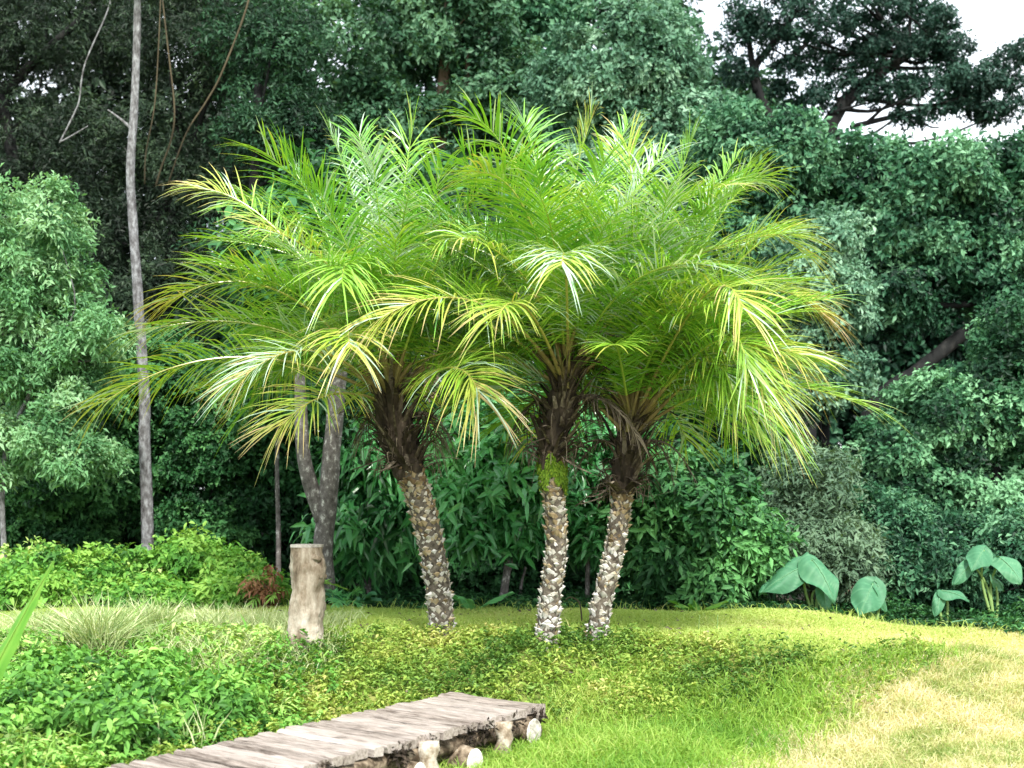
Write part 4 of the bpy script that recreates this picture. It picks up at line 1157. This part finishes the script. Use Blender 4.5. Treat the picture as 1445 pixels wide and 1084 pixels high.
def fern(label, px, Y, n, L, seed, mat):
    r = np.random.default_rng(seed)
    foot = P(px, 860, Y)
    foot[2] = float(ground_z(foot[0], Y)) - 0.02
    root = empty('fern', foot)
    tag(root, label, 'fern')
    for i in range(n):
        a = r.uniform(0, 6.28)
        o = np.array([math.cos(a), math.sin(a), 0])
        ln = L * r.uniform(0.7, 1.1)
        m = frond_mesh(foot, foot + o * ln * 0.35 + [0, 0, ln * 0.6], foot + o * ln * 0.95 + [0, 0, ln * r.uniform(0.2, 0.6)], n=18, ll=0.13, tint=r.uniform(0.3, 0.8), tiptint=0.1, seed=seed * 9 + i, w=0.018, droop=0.3, petiole=0.12)
        m.build('frond', [mat, M['stemgreen']], root, origin=foot)


fern('bright green fern just left of the cut post', 395, 11.6, 11, 0.55, 401, M['bright'])
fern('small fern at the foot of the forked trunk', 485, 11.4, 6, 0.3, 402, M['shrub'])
# brown withered plant
foot = P(372, 860, 11.3)
foot[2] = float(ground_z(foot[0], foot[1])) - 0.02
root = tag(empty('withered_plant', foot), 'small brown withered plant left of the cut post', 'plant')
mb = MB()
for q in range(7):
    e = foot + np.array([rng.normal(0, 0.1), rng.normal(0, 0.08), rng.uniform(0.12, 0.34)])
    tube(mb, curve_pts([foot, (foot + e) / 2 + rng.normal(0, 0.02, 3), e], 6), np.linspace(0.006, 0.002, 6), 5, 0.9)
mb.build('stem', M['vine'], root, origin=foot)
mb = MB()
place_foliage(mb, [(foot + [0, 0, 0.2], np.array([0.14, 0.1, 0.14]))], 14, 0.06, 7, 5, 0.06, 0.022, seed=410, droop=0.6)
mb.build('foliage', M['brownleaf'], root, origin=foot)


# ------------------------------------------------------------------ ground layer
def on_ground(n, x0, x1, y0, y1, keep):
    x = rng.uniform(x0, x1, n)
    y = rng.uniform(y0, y1, n)
    k = rng.random(n) < keep(x, y)
    x, y = x[k], y[k]
    return np.stack([x, y, ground_z(x, y)], 1)


def nz2(p, s, o=0.0):
    """cheap smooth 2-D variation 0..1"""
    x, y = p[:, 0] * s + o, p[:, 1] * s + o * 1.7
    return 0.5 + 0.25 * np.sin(x * 1.7 + 2.1 * np.sin(y * 0.9)) + 0.25 * np.sin(y * 2.3 + 1.9 * np.sin(x * 1.3 + 1))


def in_walk(x, y):
    dx, dy = x + 0.354, y - 8.2
    s = dx * -0.536 + dy * -0.844
    t = dx * 0.76 + dy * -0.65
    return (s > -0.02) & (t > -0.03) & (t < 0.74)


def up_dirs(n, lean):
    d = rng.normal(0, lean, (n, 3))
    d[:, 2] = 1
    return norm(d)


def lush_edge(y):
    return np.interp(y, [6.0, 7.35, 8.6, 9.4, 10.3], [0.6, 1.25, 2.05, 2.95, 3.7])


def bank_top(x):
    """where the bank's rough cover gives way to the mown lawn"""
    return np.interp(x, [-4, -2.2, -1.2, 0.2, 0.9, 1.6, 2.16, 2.9, 6], [9.5, 9.3, 9.35, 9.6, 9.35, 9.05, 8.95, 9.6, 9.6])


# mown lawn
p = on_ground(330000, -4.6, 5.6, 8.7, 13.0, lambda x, y: (sst(-0.12, 0.12, y - bank_top(x)) * (x < lush_edge(y) + 0.2) + (x >= lush_edge(y) + 0.2) * (y > 9.5)) * np.where(y > 11.3, 0.5, 1) * (wood_floor(x, y) < 0.5) * (1 - 0.8 * sst(0.75, 0.97, dryness(x, y))))
d = dryness(p[:, 0], p[:, 1])
t = np.clip(0.28 + 0.25 * nz2(p, 1.5) + 0.55 * d + rng.normal(0, 0.12, len(p)) + 0.1 * sst(0.8, 2.2, p[:, 0]), 0, 1)
mb = MB()
blades(mb, p, up_dirs(len(p), 0.45), rng.uniform(0.02, 0.05, len(p)) * (1 - 0.35 * d), 0.006, rng.uniform(0.1, 0.9, len(p)), t)
q = on_ground(5200, -4.6, 5.4, 9.6, 11.9, lambda x, y: (0.12 + sst(10.9, 11.4, y)) * (0.3 + nz2(np.stack([x, y], 1), 4.0)))
blades(mb, q, up_dirs(len(q), 0.4), rng.uniform(0.05, 0.15, len(q)), 0.006, rng.uniform(0.1, 0.9, len(q)), np.clip(rng.normal(0.3, 0.2, len(q)) + 0.3 * dryness(q[:, 0], q[:, 1]), 0, 1))
tag(mb.build('lawn_grass', M['lawn']), 'short sunlit mown grass covering the mound', 'grass', kind='stuff')

# undergrowth along the foot of the wood
p = on_ground(5200, -5.5, 6.2, 11.3, 13.4, lambda x, y: sst(11.35, 11.75, y + 0.25 * np.sin(x * 3.3) + 0.12 * np.sin(x * 9.1) - 0.25 * sst(1.5, 3, x)))
n = len(p)
k = 8
ri = np.repeat(np.arange(n), k)
th = rng.uniform(0, 6.28, n * k)
el = rng.normal(0.4, 0.4, n * k)
dd = np.stack([np.cos(th) * np.cos(el), np.sin(th) * np.cos(el), np.sin(el)], 1)
hh = (0.05 + 0.22 * nz2(p, 2.6, 4) * sst(11.3, 12.6, p[:, 1]))[ri]
pp = p[ri] + np.stack([rng.normal(0, 0.05, n * k), rng.normal(0, 0.05, n * k), hh * rng.uniform(0.1, 1, n * k)], 1)
tb = np.clip(0.35 + 0.6 * (nz2(p, 2.9, 6) - 0.5) + rng.normal(0, 0.15, n), 0, 1)
mb = MB()
leaves(mb, pp, dd, up_dirs(n * k, 0.4), rng.uniform(0.04, 0.10, n * k), rng.uniform(0.015, 0.035, n * k), np.clip(tb[ri] + rng.normal(0, 0.12, n * k), 0, 1), 'diamond', 0.3)
tag(mb.build('undergrowth', M['darkgreen']), 'dark low undergrowth along the foot of the wood', 'undergrowth', kind='stuff')

# dry grass at the lower right
p = on_ground(150000, 0.5, 5.2, 6.0, 10.0, lambda x, y: sst(-0.25, 0.4, x - lush_edge(y) + 0.18 * np.sin(y * 5.1 + 2 * np.sin(x * 4))))
t = np.clip(0.52 + 0.45 * (nz2(p, 1.9, 3) - 0.5) + 0.55 * (nz2(p, 6.3, 6) - 0.5) + rng.normal(0, 0.2, len(p)), 0, 1)
mb = MB()
blades(mb, p, up_dirs(len(p), 0.35), rng.uniform(0.04, 0.13, len(p)), 0.0055, rng.uniform(0.1, 0.9, len(p)), t)
tag(mb.build('dry_grass', M['dry']), 'straw coloured dry grass at the lower right', 'grass', kind='stuff')

# lush long grass
p = on_ground(90000, -1.2, 3.2, 5.8, 10.0, lambda x, y: sst(0.45, -0.25, x - lush_edge(y)) * sst(0.15, -0.35, y - bank_top(x) + 0.55 - 0.5 * sst(1.3, 2.2, x)) * (~in_walk(x, y))
              * (((x + 0.354) * 0.76 + (y - 8.2) * -0.65) > 0.3))
t = np.clip(0.45 + 0.6 * (nz2(p, 2.2, 1) - 0.5) + rng.normal(0, 0.16, len(p)), 0, 1)
mb = MB()
near_walk = ((p[:, 0] + 0.354) * 0.76 + (p[:, 1] - 8.2) * -0.65) < 1.05
blades(mb, p, up_dirs(len(p), 0.28), rng.uniform(0.07, 0.2, len(p)) * np.where(near_walk, 0.75, 1), 0.007, rng.uniform(0.1, 0.9, len(p)), t)
tag(mb.build('long_grass', M['lush']), 'lush long green grass beside the boardwalk', 'grass', kind='stuff')

# low leafy cover on the bank
walk_s = lambda x, y: (x + 0.354) * 0.76 + (y - 8.2) * -0.65
p = on_ground(17000, -3.2, 2.9, 6.0, 9.9, lambda x, y: sst(0.1, -0.1, y - bank_top(x)) * (~in_walk(x, y)) * sst(0.5, -0.1, x - lush_edge(y))
              * np.clip(sst(0.1, -0.1, walk_s(x, y)) + sst(7.9, 8.5, y + 0.4 * np.minimum(x - 0.5, 0)), 0, 1) * sst(-2.6, -1.5, x))
mb = MB()
k = 7
n = len(p)
hgt = rng.uniform(0.01, 0.10, n) * (0.5 + nz2(p, 2.7, 5)) + 0.02
tb = np.clip(0.42 + 0.75 * (nz2(p, 2.3, 2) - 0.5) + 0.35 * (nz2(p, 6.1, 4) - 0.5) + rng.normal(0, 0.12, n), 0, 1)
ri = np.repeat(np.arange(n), k)
th = rng.uniform(0, 6.28, n * k)
el = rng.normal(0.35, 0.4, n * k)
dd = np.stack([np.cos(th) * np.cos(el), np.sin(th) * np.cos(el), np.sin(el)], 1)
pp = p[ri] + np.stack([rng.normal(0, 0.015, n * k), rng.normal(0, 0.015, n * k), hgt[ri] * rng.uniform(0.2, 1, n * k)], 1)
leaves(mb, pp, dd, up_dirs(n * k, 0.4), rng.uniform(0.025, 0.06, n * k), 0.02, np.clip(tb[ri] + rng.normal(0, 0.1, n * k), 0, 1), 'diamond', 0.3)
q = on_ground(26000, -3.0, 2.6, 6.4, 9.9, lambda x, y: sst(0.15, -0.1, y - bank_top(x)) * (~in_walk(x, y)) * sst(0.4, 0.0, x - lush_edge(y)) * 0.7)
blades(mb, q, up_dirs(len(q), 0.5), rng.uniform(0.03, 0.12, len(q)), 0.005, rng.uniform(0.2, 1, len(q)), np.clip(0.6 + rng.normal(0, 0.2, len(q)), 0, 1))
tag(mb.build('ground_cover', M['cover']), 'low yellow green leafy cover over the bank below the palms', 'ground cover', kind='stuff')

# pale meadow grass at the back of the left bank
p = on_ground(16000, -4.4, -1.0, 8.5, 10.3, lambda x, y: sst(8.5, 8.9, y) * sst(-1.0, -1.6, x))
mb = MB()
blades(mb, p, up_dirs(len(p), 0.3), rng.uniform(0.08, 0.26, len(p)) * (0.5 + 0.6 * nz2(p, 2.0, 3)), 0.006, rng.uniform(0.1, 0.7, len(p)), np.clip(0.3 + 0.5 * nz2(p, 1.3, 8) + rng.normal(0, 0.2, len(p)), 0, 1))
tag(mb.build('meadow_grass', M['tuft']), 'pale unmown meadow grass left of the cut post', 'grass', kind='stuff')

# broad-leaved weeds, lower left
p = on_ground(9500, -4.2, -0.4, 5.4, 9.6, lambda x, y: (~in_walk(x, y)) * (walk_s(x, y) < -0.06) * sst(-0.75, -1.7, x + 0.15 * (y - 7)) * np.where(y > 8.6, 0.6, 1))
n = len(p)
wl_ = walk_s(p[:, 0], p[:, 1])
hmax = (0.08 + 0.26 * nz2(p, 1.8, 7) * rng.uniform(0.5, 1.3, n)) * np.clip(-wl_ * 1.3 + 0.25, 0.25, 1) * sst(10.0, 8.4, p[:, 1])
mb = MB()
k = 9
ri = np.repeat(np.arange(n), k)
th = rng.uniform(0, 6.28, n * k)
el = rng.normal(0.15, 0.4, n * k)
dd = np.stack([np.cos(th) * np.cos(el), np.sin(th) * np.cos(el), np.sin(el)], 1)
f = rng.uniform(0.15, 1, n * k)
lean = rng.normal(0, 0.12, (n, 2))
pp = p[ri] + np.stack([lean[ri, 0] * f * hmax[ri], lean[ri, 1] * f * hmax[ri], f * hmax[ri]], 1)
tb = np.clip(0.40 + 0.8 * (nz2(p, 1.9, 9) - 0.5) + 0.14 * sst(7.4, 8.8, p[:, 1]) + 0.5 * (nz2(p, 5.3, 2) - 0.5) + rng.normal(0, 0.1, n), 0, 1)
leaves(mb, pp, dd, up_dirs(n * k, 0.35), rng.uniform(0.025, 0.075, n * k), rng.uniform(0.012, 0.032, n * k), np.clip(tb[ri] - 0.1 + 0.25 * f + rng.normal(0, 0.1, n * k), 0, 1), 'lance', 0.3)  # tint rises with height: shaded gaps and bright tops painted into the leaves
q = on_ground(1500, -3.6, -0.6, 5.6, 9.3, lambda x, y: (~in_walk(x, y)) * (walk_s(x, y) < -0.1) * sst(-0.8, -1.7, x + 0.15 * (y - 7)) * (0.25 + sst(-1.6, -2.2, x) * sst(7.6, 6.6, y)))
blades(mb, q, up_dirs(len(q), 0.4), rng.uniform(0.16, 0.42, len(q)), rng.uniform(0.006, 0.022, len(q)), rng.uniform(0.2, 1.0, len(q)), np.clip(rng.normal(0.62, 0.2, len(q)), 0, 1))
tag(mb.build('weeds', M['weed']), 'leafy green weeds crowding the lower left bank', 'weeds', kind='stuff')


# dead leaves and scraps caught in the grass and cover
p = on_ground(1500, -3.4, 4.2, 5.8, 11.2, lambda x, y: (~in_walk(x, y)) * (0.35 + 0.65 * np.exp(-((y - 9.3) / 0.7) ** 2) * np.exp(-(x / 1.5) ** 2)))
n = len(p)
p[:, 2] += rng.uniform(0.012, 0.05, n)
th = rng.uniform(0, 6.28, n)
mb = MB()
leaves(mb, p, np.stack([np.cos(th), np.sin(th), rng.normal(0, 0.35, n)], 1), up_dirs(n, 0.5), rng.uniform(0.02, 0.06, n), rng.uniform(0.01, 0.025, n), rng.random(n), 'diamond', 0.2)
tag(mb.build('leaf_litter', M['deadfrond']), 'scraps of dead brown leaves scattered over grass and cover', 'leaf litter', kind='stuff')


def tuft(label, px, py, Y, n, L, lean, seed, w=0.008, mat='tuft'):
    r = np.random.default_rng(seed)
    foot = P(px, py, Y)
    foot[2] = float(ground_z(foot[0], Y)) - 0.02
    m = MB()
    p_ = foot + r.normal(0, 1, (n, 3)) * [0.06, 0.06, 0]
    d_ = r.normal(0, lean, (n, 3))
    d_[:, 2] = 1
    blades(m, p_, d_, r.uniform(0.5, 1.0, n) * L, w, r.uniform(0.05, 0.5, n), r.random(n))
    return tag(m.build('grass_tuft', M[mat], origin=foot), label, 'grass tuft', 'pale reedy grass tufts on the left bank')


for i, (px, Y, n, L, lean, lab) in enumerate([
        (140, 9.0, 700, 0.56, 0.5, 'largest pale reedy grass tuft, fanning out on the left bank'),
        (60, 9.3, 240, 0.40, 0.45, 'pale reedy grass tuft behind the sword shaped leaf'),
        (215, 9.5, 260, 0.36, 0.4, 'pale reedy grass tuft below the foot of the slender trunk'),
        (300, 9.6, 240, 0.30, 0.45, 'pale short grass tuft halfway between slender trunk and post'),
        (370, 9.7, 200, 0.24, 0.45, 'pale short grass tuft just left of the cut post')]):
    tuft(lab, px, 930, Y, n, L, lean, 500 + i)
tuft('yellowish tall grass stems standing beside the boardwalk', 275, 1020, 6.9, 14, 0.42, 0.12, 510, w=0.011)
tuft('green leafy sprout at the foot of the cut post', 448, 905, 8.9, 60, 0.2, 0.6, 511, w=0.016, mat='lush')
# small loose leaves on the grass
for px, py, Y, s_, mt, lab in ((1008, 985, 8.7, 0.09, 'whiteleaf', 'small pale fallen leaf lying in the lush grass'), (1076, 887, 10.0, 0.035, 'brownleaf', 'small dark fallen leaf on the bright lawn')):
    c = P(px, py, Y)
    m = big_leaf(c, (1, 0.1, 0.35), (0, -0.6, 0.8), s_, s_ * 0.7, 0.5, nu=8, nv=5)
    tag(m.build('fallen_leaf', M[mt], smooth=True, origin=c), lab, 'leaf')
